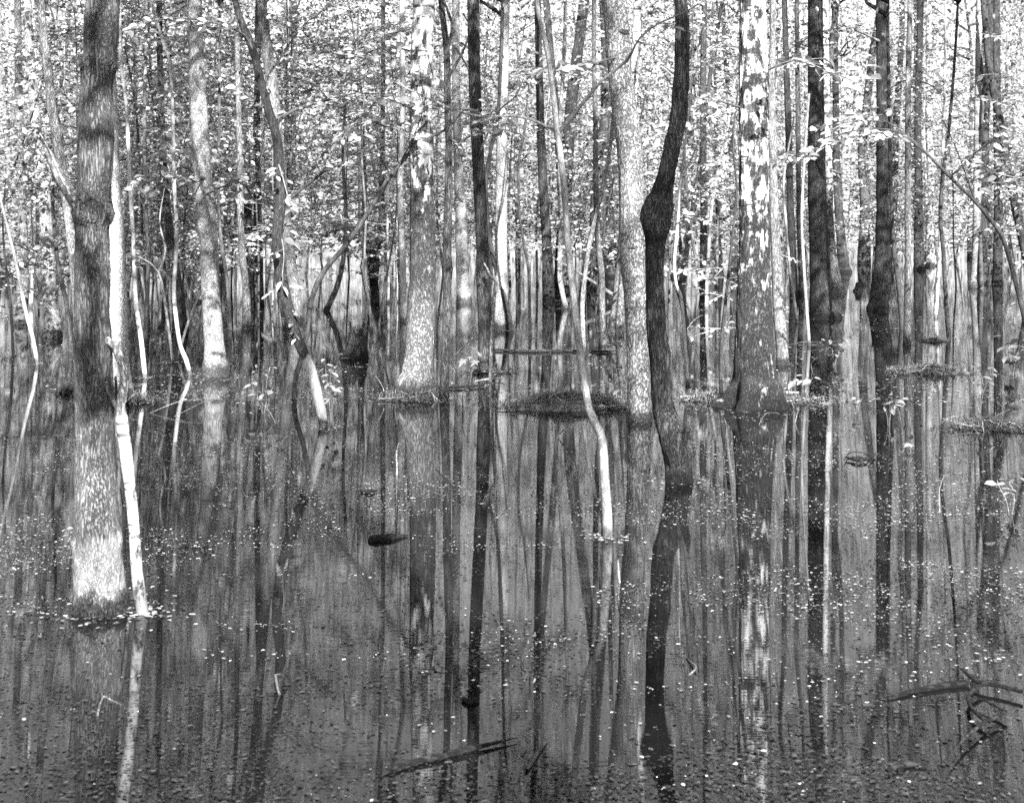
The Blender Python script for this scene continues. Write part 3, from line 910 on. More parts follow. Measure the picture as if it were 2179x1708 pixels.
T52 = make_tree('sapling', 'thin light sapling before the stout dark trunk on its left side', 'sapling', 735,
    [(1722, 737, 8), (1716, 650, 7), (1710, 560, 7), (1706, 460, 6), (1712, 330, 5), (1722, 200, 4)], 'pole', tip=True)
T52b = make_tree('sapling', 'thin grey sapling bowing out from behind the largest birch', 'sapling', 686,
    [(1698, 688, 7), (1690, 640, 7), (1680, 560, 6), (1672, 470, 6), (1668, 380, 5), (1690, 250, 4)], 'pole', tip=True)
# --- left side
T32 = make_tree('aspen_tree', 'bright trunk with black flooded foot at the far left', 'tree', 718,
    [(111, 721, 44), (111, 690, 36), (107, 640, 30), (104, 580, 30), (101, 511, 30), (95, 430, 27), (84, 349, 23), (76, 260, 22), (66, 140, 20), (58, 17, 19), (55, -60, 18)], 'pale', top=15, crown=4)
T32b = make_tree('forest_tree', 'grey trunk with black foot, leftmost of the trunks in the flood', 'tree', 690,
    [(43, 693, 30), (46, 660, 25), (50, 590, 22), (49, 511, 20), (47, 430, 18), (43, 330, 17), (40, 200, 16), (38, 50, 15), (37, -60, 14)], 'grey', top=14, crown=2)
T32c = make_tree('sapling', 'thin light sapling leaning left in front of the leftmost trunk', 'sapling', 776,
    [(80, 778, 8), (70, 720, 8), (56, 668, 8), (42, 600, 7), (32, 550, 6), (18, 490, 6), (5, 440, 5), (-20, 330, 4)], 'pole', tip=True)
T32d = make_tree('sapling', 'thin dark sapling at the extreme left edge', 'sapling', 755,
    [(28, 757, 6), (25, 690, 6), (21, 633, 6), (12, 560, 5), (6, 480, 4), (12, 380, 3)], 'darkpole', tip=True)
T32e = make_tree('sapling', 'slim dark pole left of the nearest trunk', 'sapling', 748,
    [(151, 750, 10), (147, 690, 10), (138, 630, 9), (126, 580, 8), (118, 511, 8), (112, 430, 7), (116, 330, 6), (120, 200, 5)], 'darkpole', tip=True)
TX = make_tree('leaning_tree', 'grey trunk leaning left out from behind the nearest trunk', 'tree', 800,
    [(172, 802, 24), (168, 700, 23), (160, 580, 22), (150, 480, 22), (138, 400, 22), (124, 310, 20), (112, 240, 19), (102, 150, 18), (94, 87, 17), (85, -20, 16)], 'grey', top=12, crown=2)
P1 = make_tree('sapling', 'bright pole, nearest of the clump between nearest trunk and speckled trunk', 'sapling', 804,
    [(309, 806, 10), (300, 720, 10), (290, 650, 10), (286, 580, 9), (284, 511, 9), (279, 436, 9), (274, 330, 8), (269, 227, 8), (262, 170, 7), (256, 122, 7), (255, -40, 6)], 'palepole', top=7, crown=3)
P2 = make_tree('slender_tree', 'light upright pole right of the bright pole clump at left', 'sapling', 734,
    [(308, 736, 10), (311, 680, 9), (314, 615, 9), (316, 528, 9), (311, 454, 9), (307, 279, 8), (310, 120, 7), (312, -40, 6)], 'pole', top=9, crown=3)
P3 = make_tree('sapling', 'twisted pale sapling with forked twigs, left of the speckled trunk', 'sapling', 772,
    [(368, 774, 6), (360, 710, 6), (352, 650, 6), (344, 600, 5), (337, 578, 5), (345, 560, 4), (352, 530, 4), (340, 470, 3), (350, 400, 2)], 'palepole', tip=True,
    branches=[((337, 580, 4), (320, 560, 3), (290, 545, 2), (262, 540, 2))])
P4 = make_tree('sapling', 'slim sapling curving to the water before the speckled trunk, foot pale', 'sapling', 797,
    [(405, 799, 9), (396, 765, 10), (384, 737, 9), (375, 680, 9), (370, 620, 9), (374, 550, 9), (376, 489, 9), (371, 400, 8), (370, 349, 8), (367, 220, 7), (360, 130, 7), (349, 98, 6), (335, 50, 6), (315, -20, 5)], 'pole', top=6, crown=-1,
    branches=[({'leaf': .06, 'step': .14, 'twig': .4}, (350, 105, 4), (390, 80, 3), (440, 50, 2), (480, 40, 1))])
P5 = make_tree('sapling', 'thin bright stick leaning right against the speckled trunk', 'sapling', 762,
    [(378, 764, 6), (390, 720, 6), (402, 682, 6), (429, 615, 5), (440, 590, 3)], 'palepole', tip=True)
P6 = make_tree('forest_tree', 'dark mottled trunk leaning left just behind the slim curving sapling', 'tree', 706,
    [(388, 708, 28), (385, 670, 24), (379, 615, 22), (370, 560, 20), (362, 511, 18), (354, 420, 16), (348, 349, 15), (344, 250, 14), (340, 100, 13), (338, -60, 12)], 'dark', top=13, crown=0)
P7 = make_tree('forest_tree', 'dark upright trunk left of the leafy leaning tree', 'tree', 650,
    [(549, 653, 28), (549, 620, 24), (549, 560, 22), (549, 511, 20), (548, 430, 17), (546, 300, 15), (548, 120, 13), (550, -60, 12)], 'dark', top=14, crown=2)
P8 = make_tree('slender_tree', 'grey mottled trunk right of the pale speckled trunk', 'tree', 699,
    [(526, 701, 21), (525, 660, 18), (522, 600, 16), (515, 540, 15), (513, 490, 14), (511, 400, 13), (510, 314, 12), (507, 200, 11), (505, 80, 11), (504, -60, 10)], 'grey', top=12, crown=3)
P9 = make_tree('slender_tree', 'pale far trunk just left of the speckled trunk', 'tree', 643,
    [(421, 645, 17), (420, 600, 14), (419, 540, 13), (417, 450, 12), (410, 300, 11), (405, 100, 10), (402, -60, 9)], 'pole', top=13, crown=3)
P10 = make_tree('sapling', 'thin dark crooked pole right beside the speckled trunk', 'sapling', 702,
    [(490, 704, 9), (487, 640, 8), (481, 580, 8), (471, 520, 8), (466, 440, 7), (465, 349, 7), (467, 200, 6), (470, -40, 5)], 'darkpole', top=8, crown=3)
T5b = make_tree('forest_tree', 'mottled trunk directly behind the leafy leaning tree', 'tree', 684,
    [(634, 687, 27), (632, 660, 24), (624, 600, 25), (616, 540, 25), (608, 470, 24), (598, 380, 24), (588, 270, 26), (575, 150, 25), (562, 60, 22), (555, -40, 20)], 'grey', top=14, crown=4)
T6 = make_tree('leaning_tree', 'bare thin stem sweeping in a long curve to the right toward the chevron birch', 'sapling', 847,
    [(626, 849, 10), (626, 825, 11), (632, 790, 11), (642, 762, 11), (654, 703, 11), (660, 651, 11), (676, 600, 11), (700, 563, 11), (725, 535, 11), (776, 464, 11), (832, 373, 10), (880, 317, 8), (919, 290, 7), (947, 276, 5), (990, 230, 3), (1010, 190, 2)], 'darkpole', tip=True,
    branches=[({'leaf': .08, 'step': .16, 'twig': .4, 'start': .3}, (850, 350, 4), (880, 290, 3), (900, 230, 2), (890, 170, 1)),
              ({'leaf': .08, 'step': .16, 'twig': .4, 'start': .3}, (832, 373, 4), (800, 330, 3), (760, 320, 2), (720, 330, 1))])
T6b = make_tree('leaning_tree', 'short dark bowed stem rising from the water left of the stump', 'sapling', 661,
    [(693, 663, 14), (702, 645, 12), (715, 616, 11), (725, 580, 11), (732, 540, 10), (736, 480, 9), (735, 430, 8), (730, 330, 7), (735, 200, 6)], 'dark', tip=True)
TV = make_tree('forked_tree', 'far dark tree forking low like a V above the stump', 'tree', 600,
    [(792, 602, 26), (795, 570, 24), (798, 545, 22), (808, 510, 17), (814, 470, 14), (812, 380, 12), (815, 200, 10), (815, -60, 9)], 'dark', top=14, crown=2,
    branches=[((794, 560, 18), (782, 520, 15), (776, 470, 13), (775, 380, 11), (770, 250, 9))])
TS = make_tree('sapling', 'thin pale sapling between the stump and the chevron birch', 'sapling', 706,
    [(790, 708, 7), (787, 660, 6), (779, 598, 6), (776, 540, 5), (778, 450, 5), (770, 330, 4), (775, 200, 3)], 'pole', tip=True)
B1 = make_tree('slender_tree', 'slim mottled trunk hugging the left side of the chevron birch', 'tree', 685,
    [(859, 687, 16), (858, 640, 14), (857, 560, 14), (854, 490, 14), (851, 400, 13), (856, 300, 12), (857, 174, 11), (855, 17, 11), (855, -60, 10)], 'pole', top=13, crown=2)
TD = make_tree('sapling', 'thin dark pole standing alone between the pale centre trunk and the dark upright trunk', 'sapling', 720,
    [(1128, 722, 7), (1127, 650, 6), (1125, 580, 6), (1115, 520, 6), (1105, 450, 5), (1104, 349, 5), (1115, 280, 4), (1125, 180, 3)], 'darkpole', tip=True,
    branches=[((1105, 440, 3), (1090, 400, 3), (1062, 370, 2), (1040, 350, 2)), ((1104, 349, 3), (1115, 300, 2), (1122, 250, 2))])

# a fallen pale pole leaning in the background and the horizontal log
o = thing('fallen_pole', 'straight bleached pole fallen aslant behind the kinked sapling', 'fallen pole', P(1177, 549, 30))
b_ = MB()
pp, rr = catmull([P(1177, 549, 30.5) - P(1177, 549, 30), P(1235, 583, 29.5) - P(1177, 549, 30), P(1315, 634, 28.5) - P(1177, 549, 30)], [.02, .03, .04], .15)
tube_add(b_, pp, rr, 8, rough=.06)
link('trunk', b_.mesh('fallen_pole', M['deadwood']), o)

# ------------------------------------------------------------------ filler trunks, saplings, far wood
def filler_trunk(seed, r, h, mat):
    R = random.Random(seed)
    pts, rad = [np.array([0, 0, -.35])], [r * 1.35]
    n = 8
    x = y = 0.0
    for k in range(n + 1):
        t = k / n
        x += R.gauss(0, .10)
        y += R.gauss(0, .10)
        pts.append(np.array([x * (k > 0), y * (k > 0), .02 + h * t]))
        rad.append(r * (1.25 if k == 0 else 1.0 - .75 * t))
    pp, rr = catmull(pts, rad, .22)
    m_ = MB()
    tube_add(m_, pp, rr, 9, rough=.07, seed=seed, lobes=(4, .12, .25))
    return m_.mesh('filler_trunk', M[mat]), pts, h


FT = [filler_trunk(300 + k, r, h, m) for k, (r, h, m) in enumerate([(.10, 14, 'furrow'), (.15, 15, 'dark'), (.14, 15, 'pale'), (.09, 12, 'grey'), (.06, 12, 'darkpole'), (.17, 16, 'furrow'), (.12, 14, 'dark'), (.05, 12, 'palepole'), (.13, 14, 'birch_mid'), (.05, 12, 'darkpole')])]
LOOKS = ['grey furrowed', 'dark', 'pale speckled', 'grey', 'thin dark', 'thick furrowed', 'dark', 'pale slim', 'birch', 'thin dark']


def zone(xr):
    return 'far left' if xr < -.13 else ('far centre' if xr < .1 else 'far right')


n_far = 0
for k in range(56):
    d = rnd.uniform(30, 62)
    xr = rnd.uniform(-.43, .43)
    if abs(xr + .111) < .022:
        xr += .045
    x, y = xr * d, d
    f = FT[rnd.randrange(len(FT))]
    t = thing('slender_tree', 'slender trunk among the crowded background stems, ' + zone(xr), 'tree', (x, y, 0), 0, 'background trunks')
    t['look'] = LOOKS[FT.index(f)]
    gz = float(ground_z(np.array([x]), np.array([y]))[0])
    t.location.z = max(0.0, gz)
    a = rnd.uniform(0, 6.28)
    s = rnd.uniform(.8, 1.2)
    tr = link('trunk', f[0], t, (0, 0, 0), (rnd.gauss(0, .05), rnd.gauss(0, .05), a), (s, s, rnd.uniform(.9, 1.15)))
    ci = rnd.choice((0, 1, 2, 3)) if f[2] > 11 else 3
    if k % 2:
        add_crown(t, 0, 0, max(4.5, f[2] - CROWN[ci][2] * 1.7), ci, rnd.uniform(.85, 1.1))

KEEP = [(T20, 70), (T21, 70), (T10, 60), (T12, 60), (T9, 60), (T14, 50), (T5b, 50), (T43, 50), (T50, 40), (P6, 45), (T32, 50), (T28, 60), (T30, 40), (T24, 40), (T20c, 40)]   # trunks the photo shows clear of leaves
CLUMP = [-.42, -.36, -.30, -.27, -.22, -.19, -.14, -.09, -.06, .0, .04, .1, .2, .245, .27, .3, .33, .36, .42]
placed = 0
while placed < 215:
    d = 17 + 40 * rnd.random() ** .85
    xr = max(-.43, min(.43, rnd.choice(CLUMP) + rnd.gauss(0, .035)))
    if any(o_.location.y > d - .5 and abs(CX + xr * F - (CX + o_.location.x / o_.location.y * F)) < w_ + 900 / d for o_, w_ in KEEP):
        continue
    placed += 1
    x, y = xr * d, d
    si = rnd.choice((0, 1, 3, 5)) if d < 26 else rnd.choice((1, 2, 4, 5, 2, 4))
    if placed > 165:
        si = 6
    t = thing('leafy_sapling', 'leafy understorey sapling in the background thicket, ' + zone(xr), 'sapling', (x, y, max(0.0, float(ground_z(np.array([x]), np.array([y]))[0]))), 0, 'understorey saplings')
    t['look'] = 'tall' if si in (2, 4) else ('small' if si in (0, 3) else ('low bushy' if si == 6 else ''))
    a = rnd.uniform(0, 6.28)
    s = rnd.uniform(.85, 1.2)
    lean = (rnd.gauss(0, .07), rnd.gauss(0, .07), a)
    link('trunk', SAP[si][0], t, rot=lean, scale=(s, s, s))
    link('crown', SAP[si][1], t, rot=lean, scale=(s, s, s), kind='stuff')

# the wood beyond reads as one mass
R = np.random.default_rng(77)
mbw = MB()
n = 85000
yy = R.uniform(60, 92, n)
xx = R.uniform(-.5, .5, n) * yy
zz = .4 + 19 * R.random(n) ** 1.1
keep = vnoise(np.stack([xx * .55, yy * .3, zz * .55], -1), 5) > .34
xx, yy, zz = xx[keep], yy[keep], zz[keep]
n = len(xx)
add_leaves(mbw, np.stack([xx, yy, zz], -1), R.normal(0, 1, (n, 3)), R.normal(0, .6, (n, 3)) + np.array([0, -.25, .8]), R.uniform(.16, .34, n), R.random(n) ** 1.6 * .8)
wood_l = mbw.mesh('far_wood', M['leaf'], smooth=False, attr=True)
mbt = MB()
for k in range(170):
    y = R.uniform(60, 92)
    x = R.uniform(-.5, .5) * y
    h = R.uniform(11, 18)
    r = R.uniform(.05, .2)
    pts = [np.array([x, y, .0]), np.array([x + R.normal(0, .3), y, h * .5]), np.array([x + R.normal(0, .6), y, h])]
    pp, rr = catmull(pts, [r * 1.2, r * .8, r * .3], 1.0)
    tube_add(mbt, pp, rr, 6, cap=False)
fw = link('far_wood', wood_l, kind='stuff')
fw['label'] = 'far sunlit wood closing the view behind all trunks'
fw['category'] = 'wood'
link('trunks', mbt.mesh('far_trunks', M['grey']), fw, kind='stuff')

# trees round and behind the photographer, known from the shade they throw
for k, (x, y, ci, z, sc, cx, cy) in enumerate([(-4.5, 2.5, 4, 5.5, 1, 0, 0), (1.5, -.5, 5, 6.1, .75, .9, 1.5), (-1.2, .5, 2, 5.2, .79, .6, .5), (4.0, .2, 2, 7.2, .79, -.4, .8), (-3.0, 1.2, 5, 6.6, .8, .3, .3), (9.8, 3.5, 4, 6.0, 1, 0, 0),
                                               (10.5, -9.0, 4, 9.0, 1, 0, 0), (-3.0, -8.5, 1, 8.0, 1, 0, 0), (-8.0, 5.5, 4, 5.5, 1, 0, 0), (8.8, -6.0, 0, 8.0, 1, 0, 0), (7.4, 14.5, 4, 6.8, 1.1, 0, 0), (9.6, 17.5, 4, 6.5, 1.2, 0, 0), (11.5, 22, 4, 6.5, 1.1, 0, 0)]):
    t = thing('shade_tree', 'tall tree outside the view whose crown dapples the flooded foreground', 'tree', (x, y, max(0, float(ground_z(np.array([x]), np.array([y]))[0]))), 0, 'trees around the viewpoint')
    link('trunk', FT[5][0], t, (0, 0, 0), (0, 0, k))
    add_crown(t, cx, cy, z, ci, sc)  # unseen crowns, some shifted off the trunk and doubled to aim their shade
    if sc < .8:
        add_crown(t, cx + .2, cy + .3, z + .3, ci, sc)

# ------------------------------------------------------------------ floating flakes and sodden leaves
def scatter(n, seed, dmin, dmax, size, thr, lo_hi=None, ysel=None):
    R = np.random.default_rng(seed)
    u = R.random(n * 4)
    d = 1 / (1 / dmin + u * (1 / dmax - 1 / dmin))          # denser near, even on the picture
    x = R.uniform(-.42, .42, n * 4) * d
    p = np.stack([x * .9, d * 1.1, x * 0], -1)
    dens = vnoise(p, seed) * .6 + vnoise(p * 4.1, seed + 1) * .4
    ok = dens > thr + R.normal(0, .05, n * 4)
    if ysel is not None:
        ok &= ysel(x, d)
    x, d = x[ok][:n], d[ok][:n]
    n = len(x)
    mb_ = MB()
    a = R.uniform(0, 6.28, n)
    dr = np.stack([np.cos(a), np.sin(a), R.normal(0, .02, n)], -1)
    nr = np.stack([R.normal(0, .04, n), R.normal(0, .04, n), np.ones(n)], -1)
    sz = size * np.exp(np.clip(R.normal(0, .55, n), -1.2, 1.0))
    add_leaves(mb_, np.stack([x, d, np.full(n, .003) + R.random(n) * .003], -1), dr, nr, sz, R.random(n) ** 3.2, .2)
    return mb_


fl = link('floating_flakes', scatter(85000, 5, 4.4, 40, .0085, .48, ysel=lambda x, d: np.random.default_rng(2).random(len(d)) < smooth(5.2, 9.5, d) * .985 + .015).mesh('floating_flakes', M['flake'], smooth=False, attr=True), kind='stuff')
fl['label'] = 'pale bud scales and duckweed flecks floating all over the water'
fl['category'] = 'flotsam'
fl = link('far_flakes', scatter(20000, 15, 14, 55, .02, .5).mesh('far_flakes', M['flake'], smooth=False, attr=True), kind='stuff')
fl['label'] = 'rafts of pale flecks floating on the farther water between the trunks'
fl['category'] = 'flotsam'
lb, Rb = MB(), np.random.default_rng(3)
for root in [o_ for o_ in COL.objects if o_.parent is None and o_.get('category') in ('tree', 'sapling') and o_.get('group') is None]:
    r_ = root.get('foot', .05)
    nb = int(70 + 500 * r_)
    aa = Rb.uniform(0, 6.28, nb)
    rr_ = r_ * 1.05 + np.abs(Rb.normal(0, .07 + r_ * .5, nb))
    pb = np.stack([root.location.x + np.cos(aa) * rr_ * 1.3, root.location.y + np.sin(aa) * rr_, .004 + Rb.random(nb) * .004], -1)
    ab = Rb.uniform(0, 6.28, nb)
    add_leaves(lb, pb, np.stack([np.cos(ab), np.sin(ab), ab * 0], -1), np.tile([0, 0, 1.0], (nb, 1)), Rb.uniform(.008, .035, nb), Rb.random(nb) ** 1.8 * .8, .3)
fl = link('trunk_foot_litter', lb.mesh('trunk_foot_litter', M['flake'], smooth=False, attr=True), kind='stuff')
fl['label'] = 'drifted crumbs and leaves gathered round the trunk feet'
fl['category'] = 'leaf litter'
fl = link('sodden_leaves', scatter(3000, 8, 4.2, 16, .012, .5).mesh('sodden_leaves', M['litter'], smooth=False, attr=True), kind='stuff')
fl['label'] = 'dark sodden leaves and crumbs drifting on the near water'
fl['category'] = 'leaf litter'
fl = link('dark_flecks', scatter(42000, 33, 4.4, 15, .0085, .42).mesh('dark_flecks', M['litter'], smooth=False, attr=True), kind='stuff')
fl['label'] = 'fine dark specks of scum spread over the near water'
fl['category'] = 'scum'
fl = link('shallow_litter', scatter(6000, 21, 4.1, 5.8, .011, .44, ysel=lambda x, d: x > -.1 + (d - 4.6) * 1.2).mesh('shallow_litter', M['litter'], smooth=False, attr=True), kind='stuff')
fl['label'] = 'mat of sodden leaves in the shallows at lower right'
fl['category'] = 'leaf litter'


# ------------------------------------------------------------------ stump, logs, floating branches
def bent(name, pts, mat, label, cat, d=None, z=0.0, sides=8, parts=(), group=None, rough=.12):
    """a stick lying on the water through photo points (x, y, width); every point lies at the water's own distance"""
    def wp(x, y, w):
        dd = dist(y) if d is None else d
        q_ = P(x, y, dd)
        if d is None:
            q_[2] = z
        return q_, w * dd / F / 2
    o0 = wp(*pts[0])[0]
    t = thing(name, label, cat, o0, group=group)
    for nm, pl in [('stem', pts)] + [('twig', q_) for q_ in parts]:
        ww = [wp(*a) for a in pl]
        pp, rr = catmull([a[0] - o0 for a in ww], [a[1] for a in ww], .03)
        m_ = MB()
        tube_add(m_, pp, rr, sides, rough=rough, seed=int(pts[0][0]))
        link(nm, m_.mesh(name, M[mat]), t)
    return t


bent('floating_stick', [(790, 1650, 3), (850, 1636, 9), (890, 1624, 11), (920, 1618, 15), (950, 1613, 12), (985, 1603, 15), (1040, 1590, 9), (1100, 1576, 2)], 'wet', 'long black stick floating at the bottom centre', 'stick', z=.012)
bent('floating_log', [(783, 1151, 8), (786, 1151, 18), (800, 1150, 22), (815, 1149, 17), (830, 1147, 20), (845, 1145, 13), (868, 1141, 3)], 'wet', 'short black log chunk floating left of centre', 'log', z=.008, rough=.45)
bent('floating_branch', [(2175, 1487, 10), (2130, 1475, 9), (2081, 1465, 10), (2060, 1450, 8), (2045, 1437, 5)], 'wet', 'looped black branch floating at the lower right edge', 'branch', z=.03,
     parts=[[(2091, 1472, 8), (2066, 1488, 9), (2060, 1503, 8), (2070, 1525, 8), (2098, 1548, 10), (2120, 1542, 7), (2140, 1530, 8)], [(2098, 1550, 8), (2075, 1568, 7), (2052, 1588, 6), (2030, 1615, 5), (2010, 1641, 2)], [(2140, 1530, 6), (2100, 1508, 4), (2066, 1495, 3)]])
bent('floating_log', [(1887, 1487, 3), (1930, 1478, 9), (1980, 1468, 13), (2030, 1460, 16), (2056, 1458, 14), (2060, 1457, 4)], 'wet', 'tapering black log tipped against the looped branch at lower right', 'log', z=.01)
bent('floating_stick', [(1886, 1647, 10), (1910, 1636, 14), (1945, 1630, 12), (1978, 1632, 3)], 'wet', 'short black arched stick near the bottom right', 'stick', z=.01)
bent('floating_stick', [(1120, 1641, 9), (1140, 1610, 10), (1162, 1578, 8)], 'pole', 'short pale stick slanting beside the long black stick', 'stick', z=.006)
bent('floating_stick', [(1202, 1631, 9), (1215, 1631, 4), (1260, 1627, 3), (1301, 1622, 2)], 'wet', 'thin black twig with a knob at one end, bottom centre', 'twig', z=.008)
bent('floating_stick', [(985, 1490, 10), (1000, 1498, 14), (1018, 1492, 5)], 'wet', 'small black lump of wood above the long black stick', 'stick', z=.01)
bent('floating_branch', [(1800, 978, 4), (1825, 984, 9), (1850, 980, 8), (1862, 972, 4)], 'wet', 'small tangled floating twig right of the dark sinuous trunk', 'twig', z=.02, parts=[[(1796, 984, 2), (1810, 968, 2), (1835, 968, 2), (1856, 982, 2)]])
bent('floating_stick', [(768, 1047, 4), (785, 1050, 10), (802, 1046, 3)], 'wet', 'small clump of black debris above the floating log chunk', 'debris', z=.01, rough=.4)
bent('horizontal_log', [(1052, 747, 5), (1130, 750, 6), (1200, 749, 6), (1260, 751, 5), (1318, 750, 3)], 'grey', 'long thin pale log lying on the water behind the twig mound', 'log', z=.02)
bent('horizontal_log', [(933, 829, 6), (980, 827, 6), (1030, 824, 4)], 'furrow', 'short dark log lying right of the chevron birch foot', 'log', z=.02)
bent('horizontal_log', [(1010, 817, 4), (1040, 812, 5), (1070, 810, 3)], 'deadwood', 'short pale stick lying at the dead pole foot', 'stick', z=.03)
bent('horizontal_log', [(1700, 848, 5), (1650, 846, 6), (1560, 838, 3)], 'deadwood', 'pale stick lying across the roots of the largest birch', 'stick', z=.06)
bent('floating_stick', [(1445, 852, 6), (1480, 848, 8), (1510, 846, 5)], 'deadwood', 'pale stick lying left of the largest birch roots', 'stick', z=.03)

# stump
d = dist(762)
so = P(757, 762, d)
so[2] = 0
t = thing('tree_stump', 'jagged rotten black stump standing in the water left of the chevron birch', 'stump', so)
m_ = MB()
pz = np.linspace(-.25, .30, 22)
pp = np.stack([.02 * np.sin(pz * 9), pz * 0, pz], -1)
rr = np.interp(pz, [-.25, 0, .06, .16, .30], [.215, .205, .165, .135, .105])
v, f = tube(pp, rr, 26, rough=.16, fur=.012, seed=4, lobes=(5, .16, .1), cap=False)
top_ring = v[-26:]
v[-26:, 2] += np.array([hash3(np.int64(k), np.int64(3), np.int64(1), 2) for k in range(26)]) * .14 - .06
v[-52:-26, 2] -= .01
m_.add(v, f)
pc = np.array([[0, 0, .12]])
ff = np.array([[k, (k + 1) % 26, 26, -1] for k in range(26)])
m_.add(np.vstack([v[-26:] * (.93, .93, 1), pc]), ff)
link('stump_wood', m_.mesh('tree_stump', M['dark']), t)
# small far stump
so = P(1825, 612, dist(620))
so[2] = 0
t = thing('tree_stump', 'tiny dark stump in the open water behind the two heavy dark trunks', 'stump', so)
m_ = MB()
v, f = tube(np.array([[0, 0, -.2], [0, 0, 0], [.01, 0, .06], [.02, 0, .12], [.025, 0, .17]]), [.13, .12, .09, .075, .06], 14, rough=.25, seed=6)
v[-15:, 2] += np.array([hash3(np.int64(k), np.int64(5), np.int64(2), 4) for k in range(15)]) * .10 - .05
m_.add(v, f)
link('stump_wood', m_.mesh('small_stump', M['wet']), t)


# ------------------------------------------------------------------ mounds of twigs and grass
def mound(x0, x1, yb, hpx, label, seed, nst=26, ngr=500, mat='ground', pale=.5):
    d = dist(yb)
    c = P((x0 + x1) / 2, yb, d)
    c[2] = 0
    rx = (x1 - x0) / 2 * d / F
    ry = rx * .55
    hz = hpx * d / F
    R = np.random.default_rng(seed)
    t = thing('twig_mound', label, 'mound', c)
    na, nr_ = 40, 9
    v = []
    for i in range(nr_):
        u = i / (nr_ - 1)
        for k in range(na):
            a = k * 2 * math.pi / na
            rad = .85 + .6 * (vnoise(np.array([[math.cos(a) * 2.5, math.sin(a) * 2.5, seed]]), 1)[0] - .5) * 2 + .25 * (vnoise(np.array([[math.cos(a) * 7, math.sin(a) * 7, seed]]), 2)[0] - .5) * 2
            x, y = math.cos(a) * rx * u * rad, math.sin(a) * ry * u * rad
            v.append((x, y, 0))
    v = np.array(v)
    u = np.repeat(np.arange(nr_) / (nr_ - 1), na)
    nz = vnoise(np.stack([v[:, 0] * 7, v[:, 1] * 7, v[:, 0] * 0], -1), seed)
    v[:, 2] = hz * (.30 * (1 - u) ** 1.5 + .75 * (1 - u) * nz ** 1.5) + .012 * (1 - u) - .012 * u
    f = np.array([[i * na + k, i * na + (k + 1) % na, (i + 1) * na + (k + 1) % na, (i + 1) * na + k] for i in range(nr_ - 1) for k in range(na)])
    m_ = MB()
    m_.add(v, f)
    link('soil', m_.mesh('mound', MG), t)
    hts = lambda x, y: hz * .5 * max(0, 1 - math.hypot(x / rx, y / ry)) ** 1.3
    for k in range(nst):
        a = R.normal(0, .45) + (math.pi if R.random() < .5 else 0)
        ln = R.uniform(.2, .8) * min(rx, .9) * 1.1
        x, y = R.uniform(-.85, .85) * rx, R.uniform(-.8, .6) * ry
        pts = []
        zt = R.uniform(.0, .12)
        for q_ in range(5):
            s = (q_ / 4 - .5) * ln
            px, py = x + math.cos(a) * s + R.normal(0, .02), y + math.sin(a) * s * .7 + R.normal(0, .02)
            pts.append((px, py, hts(px, py) + .012 + zt * (q_ / 4) * R.uniform(.2, 1) + R.normal(0, .006)))
        r0 = R.uniform(.003, .011)
        pp, rr = catmull(pts, np.linspace(r0, r0 * .4, 5), .08)
        s_ = MB()
        tube_add(s_, pp, rr, 5, cap=True)
        link('stick', s_.mesh('stick', M['deadwood' if R.random() < pale else 'twig']), t)
    ngr = int(ngr * 1.6)
    gr = MB()
    x, y = R.normal(0, .5, ngr) * rx, R.normal(-.1, .55, ngr) * ry
    z = np.array([hts(a, b) for a, b in zip(x, y)])
    a = R.uniform(0, 6.28, ngr)
    el = R.uniform(.0, 1.1, ngr)
    dr = np.stack([np.cos(a) * np.cos(el), np.sin(a) * np.cos(el), np.sin(el)], -1)
    ln = R.uniform(.05, .2, ngr)
    sdv = np.cross(dr, (0, 0, 1.0))
    sdv /= np.linalg.norm(sdv, axis=1)[:, None] + 1e-6
    b0 = np.stack([x, y, z + .005], -1)
    wv = .003
    mid = b0 + dr * ln[:, None] * .6
    tip = b0 + dr * ln[:, None] + np.array([0, 0, -1.0]) * (ln * .25)[:, None]
    vv = np.stack([b0 - sdv * wv, b0 + sdv * wv, mid + sdv * wv, mid - sdv * wv, tip], 1).reshape(-1, 3)
    base = np.arange(ngr)[:, None] * 5
    gr.add(vv, np.vstack([np.hstack([base, base + 1, base + 2, base + 3]), np.hstack([base + 3, base + 2, base + 4, base * 0 - 1])]), np.concatenate([R.random(ngr)] * 2))
    lt = MB()
    nl = int(260 * max(rx, .3))
    xx_, yy_ = R.normal(0, .6, nl) * rx, R.normal(0, .7, nl) * ry
    aa = R.uniform(0, 6.28, nl)
    zz_ = np.array([hts(p_, q_) for p_, q_ in zip(xx_, yy_)]) + .008
    add_leaves(lt, np.stack([xx_, yy_, zz_], -1), np.stack([np.cos(aa), np.sin(aa), R.normal(0, .15, nl)], -1), R.normal(0, .2, (nl, 3)) + np.array([0, 0, 1.0]), R.uniform(.02, .06, nl), R.random(nl) ** 2)
    link('leaf_litter', lt.mesh('mound_litter', M['grass'] if pale > .35 else M['litter'], smooth=False, attr=True), t, kind='stuff')
    link('dead_grass', gr.mesh('dead_grass', M['grass'], smooth=False, attr=True), t, kind='stuff')
    return t


